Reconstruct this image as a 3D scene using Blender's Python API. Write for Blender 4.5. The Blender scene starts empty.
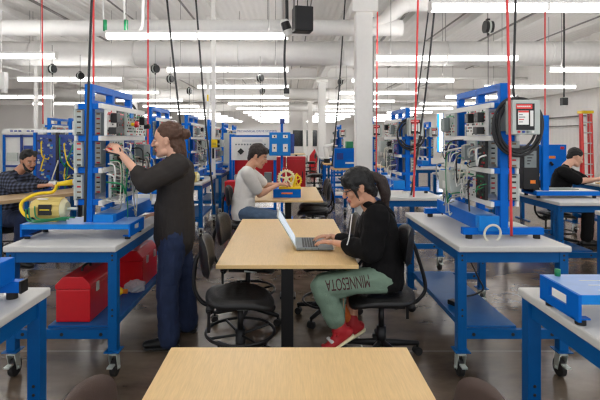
import bpy, bmesh, math, random
from mathutils import Vector, Matrix, noise
V = Vector
random.seed(7)
scene = bpy.context.scene
C = scene.collection
PI = math.pi
F = 460.0            # focal length in pixels of a 600 px wide frame
CX, CY, CH = 289.0, 138.0, 1.6

def at(px, py, y):
    """world point seen at pixel (px, py) at depth y"""
    return V(((px - CX) / F * y, y, CH - (py - CY) / F * y))

# ------------------------------------------------------------------ materials
def lin(c):
    c = c / 255.0
    return c / 12.92 if c <= 0.04045 else ((c + 0.055) / 1.055) ** 2.4

def mat(name, rgb, rough=0.5, metal=0.0, var=0.06, scale=18.0, bump=0.0, bscale=60.0, stretch=None, alpha=1.0, coat=0.0, spec=0.5):
    m = bpy.data.materials.new(name); m.use_nodes = True
    nt = m.node_tree; b = nt.nodes['Principled BSDF']
    col = [lin(x) for x in rgb]
    b.inputs['Roughness'].default_value = rough
    b.inputs['Metallic'].default_value = metal
    b.inputs['Specular IOR Level'].default_value = spec
    b.inputs['Coat Weight'].default_value = coat
    tc = nt.nodes.new('ShaderNodeTexCoord')
    src = tc.outputs['Object']
    if stretch:
        mp = nt.nodes.new('ShaderNodeMapping'); mp.inputs['Scale'].default_value = stretch
        nt.links.new(src, mp.inputs['Vector']); src = mp.outputs['Vector']
    nz = nt.nodes.new('ShaderNodeTexNoise'); nz.inputs['Scale'].default_value = scale; nz.inputs['Detail'].default_value = 4
    nt.links.new(src, nz.inputs['Vector'])
    mx = nt.nodes.new('ShaderNodeMix'); mx.data_type = 'RGBA'
    mx.inputs['A'].default_value = (*[c * (1 - var * 2) for c in col], 1)
    mx.inputs['B'].default_value = (*[min(1, c * (1 + var * 2)) for c in col], 1)
    nt.links.new(nz.outputs['Fac'], mx.inputs['Factor'])
    nt.links.new(mx.outputs['Result'], b.inputs['Base Color'])
    if bump:
        n2 = nt.nodes.new('ShaderNodeTexNoise'); n2.inputs['Scale'].default_value = bscale; n2.inputs['Detail'].default_value = 3
        nt.links.new(src, n2.inputs['Vector'])
        bp = nt.nodes.new('ShaderNodeBump'); bp.inputs['Strength'].default_value = bump; bp.inputs['Distance'].default_value = 0.01
        nt.links.new(n2.outputs['Fac'], bp.inputs['Height']); nt.links.new(bp.outputs['Normal'], b.inputs['Normal'])
    if alpha < 1: b.inputs['Alpha'].default_value = alpha
    return m

M = {}
M['bench_blue'] = mat('bench_blue', (8, 84, 146), 0.36, spec=.16)
M['rig_blue'] = mat('rig_blue', (2, 100, 196), 0.42, spec=.12)
M['rig_lid'] = mat('rig_lid', (128, 160, 212), 0.3)
M['deep_blue'] = mat('deep_blue', (22, 58, 140), 0.4, var=.2, scale=30)
M['sky_blue'] = mat('sky_blue', (20, 126, 210), 0.42, spec=.2)
M['laminate'] = mat('laminate', (205, 203, 198), 0.45, var=.03, scale=6)
M['laminate_edge'] = mat('laminate_edge', (178, 180, 172), 0.5)
M['white'] = mat('white_paint', (236, 234, 230), 0.5, var=.02)
M['panel_white'] = mat('panel_white', (226, 225, 220), 0.45, var=.03)
M['panel_grey'] = mat('panel_grey', (182, 188, 182), 0.45)
M['steel_grey'] = mat('steel_grey', (120, 128, 128), 0.45)
M['alu'] = mat('aluminium', (205, 205, 205), 0.35, 0.6, var=.03)
M['chrome'] = mat('zinc_steel', (222, 230, 224), 0.33, 0.7)
M['black'] = mat('black_plastic', (15, 15, 16), 0.45, var=.1)
M['rubber'] = mat('black_rubber', (26, 25, 25), 0.7, var=.1)
M['chair'] = mat('black_urethane', (19, 18, 19), 0.45, var=.15, bump=.25, bscale=220)
M['lit_pad'] = mat('black_pad_lit', (92, 76, 69), 0.33, var=.08, bump=.15, bscale=260)  # black chair pad, its brown lit sheen put into the colour
M['dark_metal'] = mat('dark_metal', (22, 22, 24), 0.4, 0.3)
M['red'] = mat('red_paint', (196, 12, 26), 0.3, var=.05)
M['red_dark'] = mat('red_panel', (188, 26, 40), 0.4)
M['hose_red'] = mat('red_hose', (222, 62, 62), 0.5)
M['cable_black'] = mat('black_cable', (34, 34, 36), 0.5)
M['cable_grey'] = mat('grey_cable', (150, 155, 152), 0.5)
M['cable_white'] = mat('cream_cable', (222, 218, 200), 0.5)
M['green'] = mat('green_wire', (20, 130, 80), 0.45)
M['yellow'] = mat('yellow', (246, 208, 20), 0.45)
M['tan'] = mat('motor_tan', (214, 190, 110), 0.45)
M['orange'] = mat('orange', (240, 130, 30), 0.5)
M['gear_cream'] = mat('gear_cream', (240, 233, 190), 0.45)
M['brown'] = mat('brown', (120, 88, 60), 0.6)
M['ink_blue'] = mat('ink_blue', (60, 80, 160), 0.6)
M['screen'] = mat('dark_screen', (24, 27, 30), 0.15)
M['duct'] = mat('duct_white', (222, 220, 217), 0.55, var=.02)
M['conduit'] = mat('conduit_grey', (128, 124, 122), 0.5)
M['red_pale'] = mat('warning_red', (226, 62, 58), 0.5)
M['clear'] = mat('clear_film', (225, 228, 230), 0.15, alpha=0.45)
M['denim'] = mat('denim', (30, 44, 76), 0.85, var=.2, scale=14, bump=.3, bscale=180)
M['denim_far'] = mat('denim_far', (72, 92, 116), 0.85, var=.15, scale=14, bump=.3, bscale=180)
M['sweat_grey'] = mat('charcoal_fleece', (54, 50, 48), 0.9, var=.08, bump=.2, bscale=200, spec=.2)
M['hood_black'] = mat('black_fleece', (17, 16, 17), 0.9, var=.1, bump=.2, bscale=200, spec=.2)
M['tee_white'] = mat('white_cotton', (222, 218, 212), 0.9, var=.03, bump=.2, bscale=150, spec=.2)
M['tee_black'] = mat('black_cotton', (18, 18, 19), 0.9, var=.08, bump=.2, bscale=150, spec=.2)
M['sage'] = mat('sage_sweatpants', (118, 140, 122), 0.9, var=.06, bump=.3, bscale=160, spec=.2)
M['maroon'] = mat('maroon_print', (70, 24, 30), 0.8)
M['sock'] = mat('orange_sock', (236, 106, 42), 0.9, var=.3, scale=40)
M['sneaker_red'] = mat('sneaker_red', (176, 28, 36), 0.6)
M['hair_brown'] = mat('hair_brown', (82, 54, 38), 0.5, var=.35, scale=25, stretch=(6, 6, 1), bump=.6, bscale=60)
M['hair_black'] = mat('hair_black', (13, 11, 10), 0.5, var=.3, scale=25, stretch=(6, 6, 1), bump=.6, bscale=60)
M['hair_dark'] = mat('hair_dark_brown', (44, 30, 24), 0.45, var=.35, scale=25, stretch=(6, 6, 1), bump=.6, bscale=60)
M['skin_fair'] = mat('skin_fair', (222, 172, 146), 0.5, var=.05)
M['skin_tan'] = mat('skin_tan', (206, 152, 122), 0.5, var=.05)
M['skin_mid'] = mat('skin_mid', (190, 138, 110), 0.5, var=.05)
M['lips'] = mat('lips', (176, 100, 90), 0.45)
M['eye'] = mat('eye_dark', (30, 24, 22), 0.25)
M['eye_white'] = mat('eye_white', (186, 172, 162), 0.4)
M['glasses'] = mat('glasses_frame', (24, 34, 40), 0.3)

def wood(name, rgb, axis):
    m = mat(name, rgb, 0.38, var=.09, scale=9.0, stretch=(26, 1.6, 10) if axis == 'y' else (1.6, 26, 10))
    return m
M['wood'] = wood('maple_laminate', (226, 190, 132), 'y')
M['wood_edge'] = mat('maple_edge', (214, 178, 122), 0.45)
M['wood_dark'] = wood('tan_laminate', (190, 160, 122), 'y')

def plaid_mat():
    m = mat('plaid_cotton', (38, 40, 52), 0.9, var=.08)
    nt = m.node_tree; b = nt.nodes['Principled BSDF']
    tc = nt.nodes.new('ShaderNodeTexCoord'); outs = []
    for d in ('X', 'Z'):
        w = nt.nodes.new('ShaderNodeTexWave'); w.bands_direction = d; w.inputs['Scale'].default_value = 7.5
        nt.links.new(tc.outputs['Object'], w.inputs['Vector']); outs.append(w.outputs['Fac'])
    ad = nt.nodes.new('ShaderNodeMath'); ad.operation = 'ADD'
    nt.links.new(outs[0], ad.inputs[0]); nt.links.new(outs[1], ad.inputs[1])
    cr = nt.nodes.new('ShaderNodeValToRGB')
    e = cr.color_ramp.elements
    e[0].color = (lin(20), lin(22), lin(32), 1); e[0].position = .3
    e[1].color = (lin(84), lin(92), lin(116), 1); e[1].position = 1.0
    hf = nt.nodes.new('ShaderNodeMath'); hf.operation = 'MULTIPLY'; hf.inputs[1].default_value = .5
    nt.links.new(ad.outputs[0], hf.inputs[0]); nt.links.new(hf.outputs[0], cr.inputs['Fac'])
    nt.links.new(cr.outputs['Color'], b.inputs['Base Color'])
    return m
M['plaid'] = plaid_mat()

def emit(name, rgb, strength):
    m = bpy.data.materials.new(name); m.use_nodes = True
    nt = m.node_tree; nt.nodes.remove(nt.nodes['Principled BSDF'])
    e = nt.nodes.new('ShaderNodeEmission')
    e.inputs['Color'].default_value = (*rgb, 1); e.inputs['Strength'].default_value = strength
    nt.links.new(e.outputs[0], nt.nodes['Material Output'].inputs[0])
    return m
M['lamp'] = emit('lamp_diffuser', (1.0, .985, .96), 5.5)
M['lamp_side'] = emit('lamp_diffuser_side', (1.0, .985, .96), 7.0)
M['fill_up'] = emit('added_uplight_glow', (1.0, .985, .96), 11.0)  # glow for the added strips that brighten the ceiling
M['daylight'] = emit('daylight_pane', (.93, .97, 1.0), 2.6)

def floor_mat():
    m = bpy.data.materials.new('polished_concrete'); m.use_nodes = True
    nt = m.node_tree; b = nt.nodes['Principled BSDF']
    tc = nt.nodes.new('ShaderNodeTexCoord')
    n1 = nt.nodes.new('ShaderNodeTexNoise'); n1.inputs['Scale'].default_value = 1.3; n1.inputs['Detail'].default_value = 5; n1.inputs['Roughness'].default_value = .62
    mp = nt.nodes.new('ShaderNodeMapping'); mp.inputs['Scale'].default_value = (1.0, 1.9, 1)
    nt.links.new(tc.outputs['Object'], mp.inputs['Vector']); nt.links.new(mp.outputs['Vector'], n1.inputs['Vector'])
    cr = nt.nodes.new('ShaderNodeValToRGB'); e = cr.color_ramp.elements
    e[0].position = .28; e[0].color = (lin(62), lin(51), lin(42), 1)
    e[1].position = .75; e[1].color = (lin(128), lin(112), lin(96), 1)
    nt.links.new(n1.outputs['Fac'], cr.inputs['Fac'])
    # sawn joints
    sx = nt.nodes.new('ShaderNodeSeparateXYZ'); nt.links.new(tc.outputs['Object'], sx.inputs[0])
    last = cr.outputs['Color']
    for ax, off in (('X', .56), ('Y', 3.455)):
        a = nt.nodes.new('ShaderNodeMath'); a.operation = 'SUBTRACT'; a.inputs[1].default_value = off
        nt.links.new(sx.outputs[ax], a.inputs[0])
        w = nt.nodes.new('ShaderNodeMath'); w.operation = 'PINGPONG'; w.inputs[1].default_value = 2.3
        nt.links.new(a.outputs[0], w.inputs[0])
        l = nt.nodes.new('ShaderNodeMath'); l.operation = 'LESS_THAN'; l.inputs[1].default_value = .006
        nt.links.new(w.outputs[0], l.inputs[0])
        mx = nt.nodes.new('ShaderNodeMix'); mx.data_type = 'RGBA'
        nt.links.new(l.outputs[0], mx.inputs['Factor']); nt.links.new(last, mx.inputs['A'])
        mx.inputs['B'].default_value = (lin(150), lin(142), lin(130), 1)
        last = mx.outputs['Result']
    nt.links.new(last, b.inputs['Base Color'])
    n2 = nt.nodes.new('ShaderNodeTexNoise'); n2.inputs['Scale'].default_value = 1.6; n2.inputs['Detail'].default_value = 1.5
    nt.links.new(tc.outputs['Object'], n2.inputs['Vector'])
    r = nt.nodes.new('ShaderNodeMapRange'); r.inputs['To Min'].default_value = .17; r.inputs['To Max'].default_value = .25
    nt.links.new(n2.outputs['Fac'], r.inputs['Value']); nt.links.new(r.outputs[0], b.inputs['Roughness'])
    return m
M['floor'] = floor_mat()

def ribbed(name, rgb, axis, scale, amt=.35):
    m = mat(name, rgb, .6, var=.02)
    nt = m.node_tree; b = nt.nodes['Principled BSDF']
    tc = nt.nodes.new('ShaderNodeTexCoord')
    w = nt.nodes.new('ShaderNodeTexWave'); w.bands_direction = axis; w.inputs['Scale'].default_value = scale
    nt.links.new(tc.outputs['Object'], w.inputs['Vector'])
    bp = nt.nodes.new('ShaderNodeBump'); bp.inputs['Strength'].default_value = amt; bp.inputs['Distance'].default_value = .03
    nt.links.new(w.outputs['Fac'], bp.inputs['Height']); nt.links.new(bp.outputs['Normal'], b.inputs['Normal'])
    return m
M['deck'] = ribbed('ceiling_deck', (222, 219, 216), 'X', 2.2)
M['wall_rib'] = ribbed('ribbed_wall', (236, 233, 230), 'Y', 1.6, .2)
M['wall'] = mat('wall_paint', (236, 233, 230), .6, var=.02, scale=2)
M['spiral'] = ribbed('spiral_duct', (226, 224, 221), 'X', 2.6, .10)

# ------------------------------------------------------------------ mesh builder
class MB:
    def __init__(s): s.v = []; s.f = []; s.m = []
    def add(s, vs, fs, mi=0):
        b = len(s.v); s.v += [V(p) for p in vs]
        for f in fs: s.f.append([b + i for i in f]); s.m.append(mi)
        return s
    def box(s, x0, x1, y0, y1, z0, z1, mi=0):
        if x0 > x1: x0, x1 = x1, x0
        vs = [(x0, y0, z0), (x1, y0, z0), (x1, y1, z0), (x0, y1, z0), (x0, y0, z1), (x1, y0, z1), (x1, y1, z1), (x0, y1, z1)]
        return s.add(vs, [(0, 3, 2, 1), (4, 5, 6, 7), (0, 1, 5, 4), (1, 2, 6, 5), (2, 3, 7, 6), (3, 0, 4, 7)], mi)
    def cyl(s, p0, p1, r0, r1=None, seg=14, mi=0, caps=True):
        r1 = r0 if r1 is None else r1
        p0, p1 = V(p0), V(p1); d = (p1 - p0).normalized()
        u = d.orthogonal().normalized(); w = d.cross(u)
        vs = []
        for p, r in ((p0, r0), (p1, r1)):
            for i in range(seg):
                a = 2 * PI * i / seg; vs.append(p + (u * math.cos(a) + w * math.sin(a)) * r)
        fs = [(i, (i + 1) % seg, seg + (i + 1) % seg, seg + i) for i in range(seg)]
        if caps: fs += [tuple(range(seg))[::-1], tuple(range(seg, 2 * seg))]
        return s.add(vs, fs, mi)
    def tube(s, pts, r, seg=8, mi=0, smooth=True, closed=False):
        pts = [V(p) for p in pts]
        if smooth: pts = spline(pts, closed=closed)
        n = len(pts); vs = []; prev = None
        for i, p in enumerate(pts):
            a = pts[(i - 1) % n] if (i > 0 or closed) else p
            b = pts[(i + 1) % n] if (i < n - 1 or closed) else p
            d = (b - a).normalized()
            if prev is None: u = d.orthogonal().normalized()
            else:
                u = prev - d * prev.dot(d)
                u = u.normalized() if u.length > 1e-6 else d.orthogonal().normalized()
            prev = u; w = d.cross(u)
            for k in range(seg):
                t = 2 * PI * k / seg; vs.append(p + (u * math.cos(t) + w * math.sin(t)) * r)
        fs = []
        for i in range(n if closed else n - 1):
            j = (i + 1) % n
            for k in range(seg): fs.append((i * seg + k, i * seg + (k + 1) % seg, j * seg + (k + 1) % seg, j * seg + k))
        if not closed: fs += [tuple(range(seg))[::-1], tuple(range((n - 1) * seg, n * seg))]
        return s.add(vs, fs, mi)
    def torus(s, c, R, r, seg=32, rs=8, axis='z', mi=0):
        c = V(c); vs = []
        for i in range(seg):
            a = 2 * PI * i / seg
            for k in range(rs):
                t = 2 * PI * k / rs; q = R + r * math.cos(t)
                x, y, z = q * math.cos(a), q * math.sin(a), r * math.sin(t)
                vs.append(c + (V((x, y, z)) if axis == 'z' else V((x, z, y)) if axis == 'y' else V((z, x, y))))
        fs = [(i * rs + k, ((i + 1) % seg) * rs + k, ((i + 1) % seg) * rs + (k + 1) % rs, i * rs + (k + 1) % rs) for i in range(seg) for k in range(rs)]
        return s.add(vs, fs, mi)
    def ball(s, c, rx, ry=None, rz=None, seg=16, rings=10, mi=0, rot=None):
        ry = rx if ry is None else ry; rz = rx if rz is None else rz
        c = V(c); vs = [V((0, 0, -rz))]
        for i in range(1, rings):
            t = -PI / 2 + PI * i / rings
            for k in range(seg):
                a = 2 * PI * k / seg; vs.append(V((rx * math.cos(t) * math.cos(a), ry * math.cos(t) * math.sin(a), rz * math.sin(t))))
        vs.append(V((0, 0, rz)))
        if rot is not None: vs = [rot @ p for p in vs]
        vs = [p + c for p in vs]
        fs = [(0, 1 + (k + 1) % seg, 1 + k) for k in range(seg)]
        for i in range(rings - 2):
            b = 1 + i * seg
            fs += [(b + k, b + (k + 1) % seg, b + seg + (k + 1) % seg, b + seg + k) for k in range(seg)]
        t = len(vs) - 1; b = 1 + (rings - 2) * seg
        fs += [(b + k, b + (k + 1) % seg, t) for k in range(seg)]
        return s.add(vs, fs, mi)
    def cap(s, p0, r0, p1, r1, wide=None, flat=1.0, seg=16, mi=0):
        """tapered capsule; its section is r along WIDE and r*flat across it"""
        p0, p1 = V(p0), V(p1); d = p1 - p0
        if d.length < 1e-6: d = V((0, 0, 1e-4)); p1 = p0 + d
        d.normalize()
        if wide is None: u = d.orthogonal().normalized()
        else:
            u = V(wide); u = u - d * u.dot(d); u = u.normalized() if u.length > 1e-5 else d.orthogonal().normalized()
        w = d.cross(u); rings = []
        ef = (1 + flat) / 2
        for t in (-80, -55, -30, 0): rings.append((p0 + d * (r0 * ef * math.sin(math.radians(t))), r0 * math.cos(math.radians(t))))
        for t in (0, 30, 55, 80): rings.append((p1 + d * (r1 * ef * math.sin(math.radians(t))), r1 * math.cos(math.radians(t))))
        vs = []
        for c, r in rings:
            for k in range(seg):
                a = 2 * PI * k / seg; vs.append(c + u * (r * math.cos(a)) + w * (r * flat * math.sin(a)))
        n = len(rings)
        fs = [(i * seg + k, i * seg + (k + 1) % seg, (i + 1) * seg + (k + 1) % seg, (i + 1) * seg + k) for i in range(n - 1) for k in range(seg)]
        fs += [tuple(range(seg))[::-1], tuple(range((n - 1) * seg, n * seg))]
        return s.add(vs, fs, mi)
    def prism(s, poly, lo, hi, axis='y', mi=0):
        n = len(poly)
        def P(a, b, t): return (a, t, b) if axis == 'y' else (t, a, b) if axis == 'x' else (a, b, t)
        vs = [P(a, b, lo) for a, b in poly] + [P(a, b, hi) for a, b in poly]
        fs = [tuple(range(n)), tuple(range(n, 2 * n))[::-1]] + [(i, n + i, n + (i + 1) % n, (i + 1) % n) for i in range(n)]
        return s.add(vs, fs, mi)
    def mesh(s, name):
        me = bpy.data.meshes.new(name); me.from_pydata([tuple(p) for p in s.v], [], s.f)
        for p, k in zip(me.polygons, s.m): p.material_index = k
        bm = bmesh.new(); bm.from_mesh(me); bmesh.ops.recalc_face_normals(bm, faces=bm.faces); bm.to_mesh(me); bm.free()
        return me
    def build(s, name, mats, parent=None, bevel=0.0, smooth=False, label=None):
        me = s.mesh(name)
        for m in (mats if isinstance(mats, (list, tuple)) else [mats]): me.materials.append(M[m] if isinstance(m, str) else m)
        o = bpy.data.objects.new(name, me); C.objects.link(o)
        if parent is not None: o.parent = parent
        if smooth:
            for p in me.polygons: p.use_smooth = True
        if bevel:
            b = o.modifiers.new('edge', 'BEVEL'); b.width = bevel; b.segments = 2; b.limit_method = 'ANGLE'
        if label: o['label'] = label
        return o

def spline(pts, n=7, closed=False):
    out = []; k = len(pts)
    if k < 3: return pts
    for i in range(k if closed else k - 1):
        if closed: p0, p1, p2, p3 = pts[i - 1], pts[i], pts[(i + 1) % k], pts[(i + 2) % k]
        else: p0, p1, p2, p3 = pts[max(i - 1, 0)], pts[i], pts[i + 1], pts[min(i + 2, k - 1)]
        for j in range(n):
            t = j / n
            out.append(0.5 * ((2 * p1) + (p2 - p0) * t + (2 * p0 - 5 * p1 + 4 * p2 - p3) * t * t + (3 * p1 - p0 - 3 * p2 + p3) * t ** 3))
    if not closed: out.append(pts[-1])
    return out

def tag(o, label=None, cat=None, group=None, kind=None):
    if label: o['label'] = label
    if cat: o['category'] = cat
    if group: o['group'] = group
    if kind: o['kind'] = kind
    return o

def thing(name, loc, rz=0, label=None, cat=None, group=None):
    o = bpy.data.objects.new(name, None); C.objects.link(o)
    o.empty_display_size = .1
    o.location = loc; o.rotation_euler = (0, 0, rz)
    return tag(o, label, cat, group)

def dup(root, loc, rz=0, label=None, group=None, skip=()):
    """a copy of a thing with copies of its parts and sub-parts"""
    r = root.copy(); C.objects.link(r); r.location = loc; r.rotation_euler = (0, 0, rz)
    if label: r['label'] = label
    if group: r['group'] = group
    for ch in list(root.children):
        if ch.name.split('.')[0] in skip: continue
        c = ch.copy(); C.objects.link(c); c.parent = r
        for g in list(ch.children):
            d = g.copy(); C.objects.link(d); d.parent = c
    return r

def struct(o): o['kind'] = 'structure'; return o

ORD = ['first', 'second', 'third', 'fourth', 'fifth', 'sixth', 'seventh', 'eighth', 'ninth', 'tenth', 'eleventh', 'twelfth', 'thirteenth']
# ------------------------------------------------------------------ the setting
XL, XR, YF = -13.5, 8.8, 42.0
struct(MB().box(XL, XR, -1.0, YF, -.12, 0).build('floor', 'floor'))
struct(MB().box(XL, XR, -1.0, YF, 4.6, 4.8).build('ceiling', 'deck'))
# right wall with a tall window strip, split around the opening
wy0, wy1, wz0, wz1 = 26.2, 27.3, .75, 3.15
w = MB()
w.box(XR, XR + .2, -1, wy0, 0, 4.6); w.box(XR, XR + .2, wy1, YF, 0, 4.6); w.box(XR, XR + .2, wy0, wy1, 0, wz0); w.box(XR, XR + .2, wy0, wy1, wz1, 4.6)
struct(w.build('wall_right', 'wall_rib'))
win = struct(MB().box(XR + .12, XR + .14, wy0, wy1, wz0, wz1).build('window_1', 'daylight'))
fr = MB()
for y in (wy0, wy1 - .06): fr.box(XR - .02, XR + .12, y, y + .06, wz0, wz1)
fr.box(XR - .02, XR + .12, wy0 + .06, wy1 - .06, wz0, wz0 + .06); fr.box(XR - .02, XR + .12, wy0 + .06, wy1 - .06, wz1 - .06, wz1)
fr.build('window_frame', 'sky_blue', win)
struct(MB().box(XL - .2, XL, -1, YF, 0, 4.6).build('wall_left', 'wall'))
struct(MB().box(XL, XR, YF, YF + .2, 0, 4.6).build('wall_back', 'wall'))
# a lower partition behind the cabinets on the far left and a bulkhead
struct(MB().box(XL, -8.6, 21.0, 21.15, 0, 3.1).build('wall_partition', 'wall'))
struct(MB().box(XR - .07, XR, 13.02, 13.3, 0, 4.6).build('trim_1', 'white'))
struct(MB().box(XR - .16, XR, 4, 41, 3.02, 3.2).build('trim_2', 'white'))
for k, (z, r) in enumerate(((2.26, .022), (1.98, .018))):
    struct(MB().cyl((XR - .09, 13.5, z), (XR - .09, 15.8, z), r).build('trim_%d' % (k + 3), 'conduit', smooth=True))
# columns
for X in (1.29, -9.4):
    for y in (8.0, 18.0, 28.0, 38.0):
        if X < 0 and y < 10: continue
        b = MB(); h = .14
        b.box(X - h, X + h, y - h, y + h, 0, 3.95); b.box(X - h - .05, X + h + .05, y - h - .05, y + h + .05, 0, .06)
        b.box(X - h - .08, X + h + .08, y - h - .08, y + h + .08, 3.75, 3.95)
        struct(b.build('column', 'white', bevel=.01))
# girders over the columns, cross beams and joists
for X in (1.29, -9.4):
    b = MB(); b.box(X - .1, X + .1, -1, YF, 3.95, 3.98); b.box(X - .015, X + .015, -1, YF, 3.98, 4.38); b.box(X - .1, X + .1, -1, YF, 4.38, 4.41)
    struct(b.build('beam', 'duct'))
for y in (18.0, 28.0, 38.0):
    b = MB()
    for x0, x1 in ((XL, -9.6), (-9.2, 1.1), (1.5, XR)):
        b.box(x0, x1, y - .08, y + .08, 3.98, 4.0); b.box(x0, x1, y - .015, y + .015, 4.0, 4.3); b.box(x0, x1, y - .08, y + .08, 4.3, 4.32)
    struct(b.build('beam', 'duct'))
jx = -12.6
while jx < XR - .3:
    if min(abs(jx - 1.29), abs(jx + 9.4)) > .3:
        b = MB(); b.box(jx - .05, jx + .05, -1, YF, 4.42, 4.44); b.box(jx - .012, jx + .012, -1, YF, 4.44, 4.6)
        struct(b.build('beam', 'duct'))
    jx += 1.55
# thin conduits along the joists
for X, z, r in ((-5.2, 4.38, .03), (-3.55, 4.3, .018), (-2.2, 4.36, .022), (.1, 4.3, .02), (.45, 4.34, .015), (2.55, 4.3, .03), (3.9, 4.36, .02), (5.3, 4.3, .025), (6.9, 4.3, .02)):
    tag(MB().cyl((X, 2, z), (X, 36, z), r, seg=8).build('ceiling_conduit', 'conduit', smooth=True),
        'thin grey conduit running lengthwise under the white roof deck', 'conduit', 'conduits under the roof deck')

# ducts
def duct(name, pts, r, label, seg=28, bands=True, y=None):
    t = thing(name, (0, 0, 0), 0, label, 'duct')
    MB().tube(pts, r, seg=seg, smooth=len(pts) > 2).build('duct_tube', 'spiral', t, smooth=True)
    if bands:
        a, b = V(pts[0]), V(pts[-1]); n = int((b - a).length / 2.4)
        for i in range(1, n):
            p = a.lerp(b, i / n)
            if any((p - V(q)).length < r * 3 for q in pts[1:-1]): continue
            if len(pts) > 2: continue
            d = (b - a).normalized() * .02
            MB().cyl(p - d, p + d, r + .008, seg=seg).build('joint_band', 'duct', t, smooth=True)
            MB().cyl((p.x, p.y, p.z + r + .006), (p.x, p.y, 4.6), .006, seg=6).build('hanger_rod', 'conduit', t)
    return t
duct('air_duct', [(XL + .1, 10.9, 3.6), (XR - .2, 10.9, 3.6)], .285, 'wide white spiral air duct spanning the room above the second row of lights')
duct('air_duct', [(XL + .1, 8.6, 3.66), (.9, 8.6, 3.66), (1.45, 8.6, 3.66), (1.75, 8.6, 3.75), (1.95, 8.6, 3.95), (2.15, 8.6, 4.08), (2.5, 8.6, 4.12), (5.0, 8.6, 4.12), (XR - .2, 8.6, 4.12)], .15,
     'slim white air duct that bends upward behind the white column', bands=False)
slim = bpy.data.objects['air_duct.001']
for x in (-10.5, -6.5, -2.6, -.4): MB().cyl((x, 8.6, 3.81), (x, 8.6, 4.6), .006, seg=6).build('hanger_rod', 'conduit', slim)
for x in (3.4, 7.4): MB().cyl((x, 8.6, 4.26), (x, 8.6, 4.6), .006, seg=6).build('hanger_rod', 'conduit', slim)
duct('air_duct', [(XL + .1, 20.6, 3.55), (XR - .2, 20.6, 3.55)], .26, 'white air duct crossing the hall deep inside, beyond the wide one')
duct('air_duct', [(XL + .1, 30.0, 3.6), (XR - .2, 30.0, 3.6)], .26, 'white air duct crossing the hall close to the end wall')
for y, z in ((14.2, 3.95), (16.6, 3.75), (23.5, 3.9), (26, 3.7)):
    tag(MB().cyl((XL + .1, y, z), (XR - .2, y, z), .04, seg=10).build('ceiling_pipe', 'duct', smooth=True), 'thin white pipe crossing under the roof between two air ducts', 'pipe', 'white pipes crossing under the roof')
# j-shaped conduit with green clamps over the first lamp
t = thing('ceiling_conduit', (0, 0, 0), 0, 'white hooked conduit with two green clamps above the tube light', 'conduit')
MB().tube([at(143, -20, 6.4), at(143, 15, 6.4), at(142, 27, 6.4), at(137, 32, 6.4), at(126, 33.5, 6.4), at(108, 33.5, 6.4)], .022).build('pipe', 'white', t, smooth=True)
for px in (105, 126):
    MB().cyl(at(px, 20, 6.4), at(px, 31, 6.4), .028, seg=10).build('clamp', 'green', t, smooth=True)
    MB().cyl(at(px - 3, -30, 6.4), at(px - 1.5, 20, 6.4), .012, seg=8).build('hanger_rod', 'duct', t)

# ------------------------------------------------------------------ strip lights
def make_light():
    t = thing('ceiling_light', (0, 0, 0), 0, 'x', 'light')
    MB().box(-1.22, 1.22, -.055, .055, .03, .065).build('housing', 'white', t)
    for s in (-1, 1):
        prof = [(-.05, .03), (.05, .03), (.05, -.02), (.035, -.04), (-.035, -.04), (-.05, -.02)]
        x0, x1 = (-1.205, -.012) if s < 0 else (.012, 1.205)
        MB().prism(prof, x0, x1, axis='x').build('lamp_tube', 'lamp', t)
        MB().box(min(x0, x1), max(x0, x1), -.04, .04, .065, .068).build('added_uplight', 'fill_up', t)  # added glowing strip, unseen on top of the housing, to light the roof deck
        xe = s * 1.205
        MB().prism([(a * 1.1, b * 1.1 - .002) for a, b in prof], min(xe, xe + s * .015), max(xe, xe + s * .015), axis='x').build('end_cap', 'white', t)
        MB().cyl((s * .95, 0, .065), (s * .95, 0, 1.6), .005, seg=6).build('hanger_wire', 'conduit', t)
    MB().box(-.012, .012, -.052, .052, -.042, .03).build('joint_clip', 'white', t)
    return t
L0 = None
ROWS = [(-1.22, 3.1, 13, 'the row over the long tables'), (2.69, 1.76, 13, 'the row over the benches by the columns'),
        (-5.08, 1.55, 13, 'the row over the plaid-shirted man'), (6.4, 3.1, 12, 'the row along the ladder wall'), (-9.0, 6.15, 9, 'the row beyond the blue cabinets')]
for rx, y0, n, where in ROWS:
    seen = 0
    for k in range(n):
        y = y0 + 3.05 * k
        loc = (rx, y, 2.965)
        if y < 4.5: lab = 'white tube light overhead, above the picture, in ' + where
        else: lab = 'white tube light, %s visible in %s' % (ORD[seen], where); seen += 1
        if L0 is None: L0 = make_light(); L0.location = loc; L0['label'] = lab; o = L0
        else: o = dup(L0, loc, 0, lab)
        o['group'] = 'tube lights in ' + where
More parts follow.
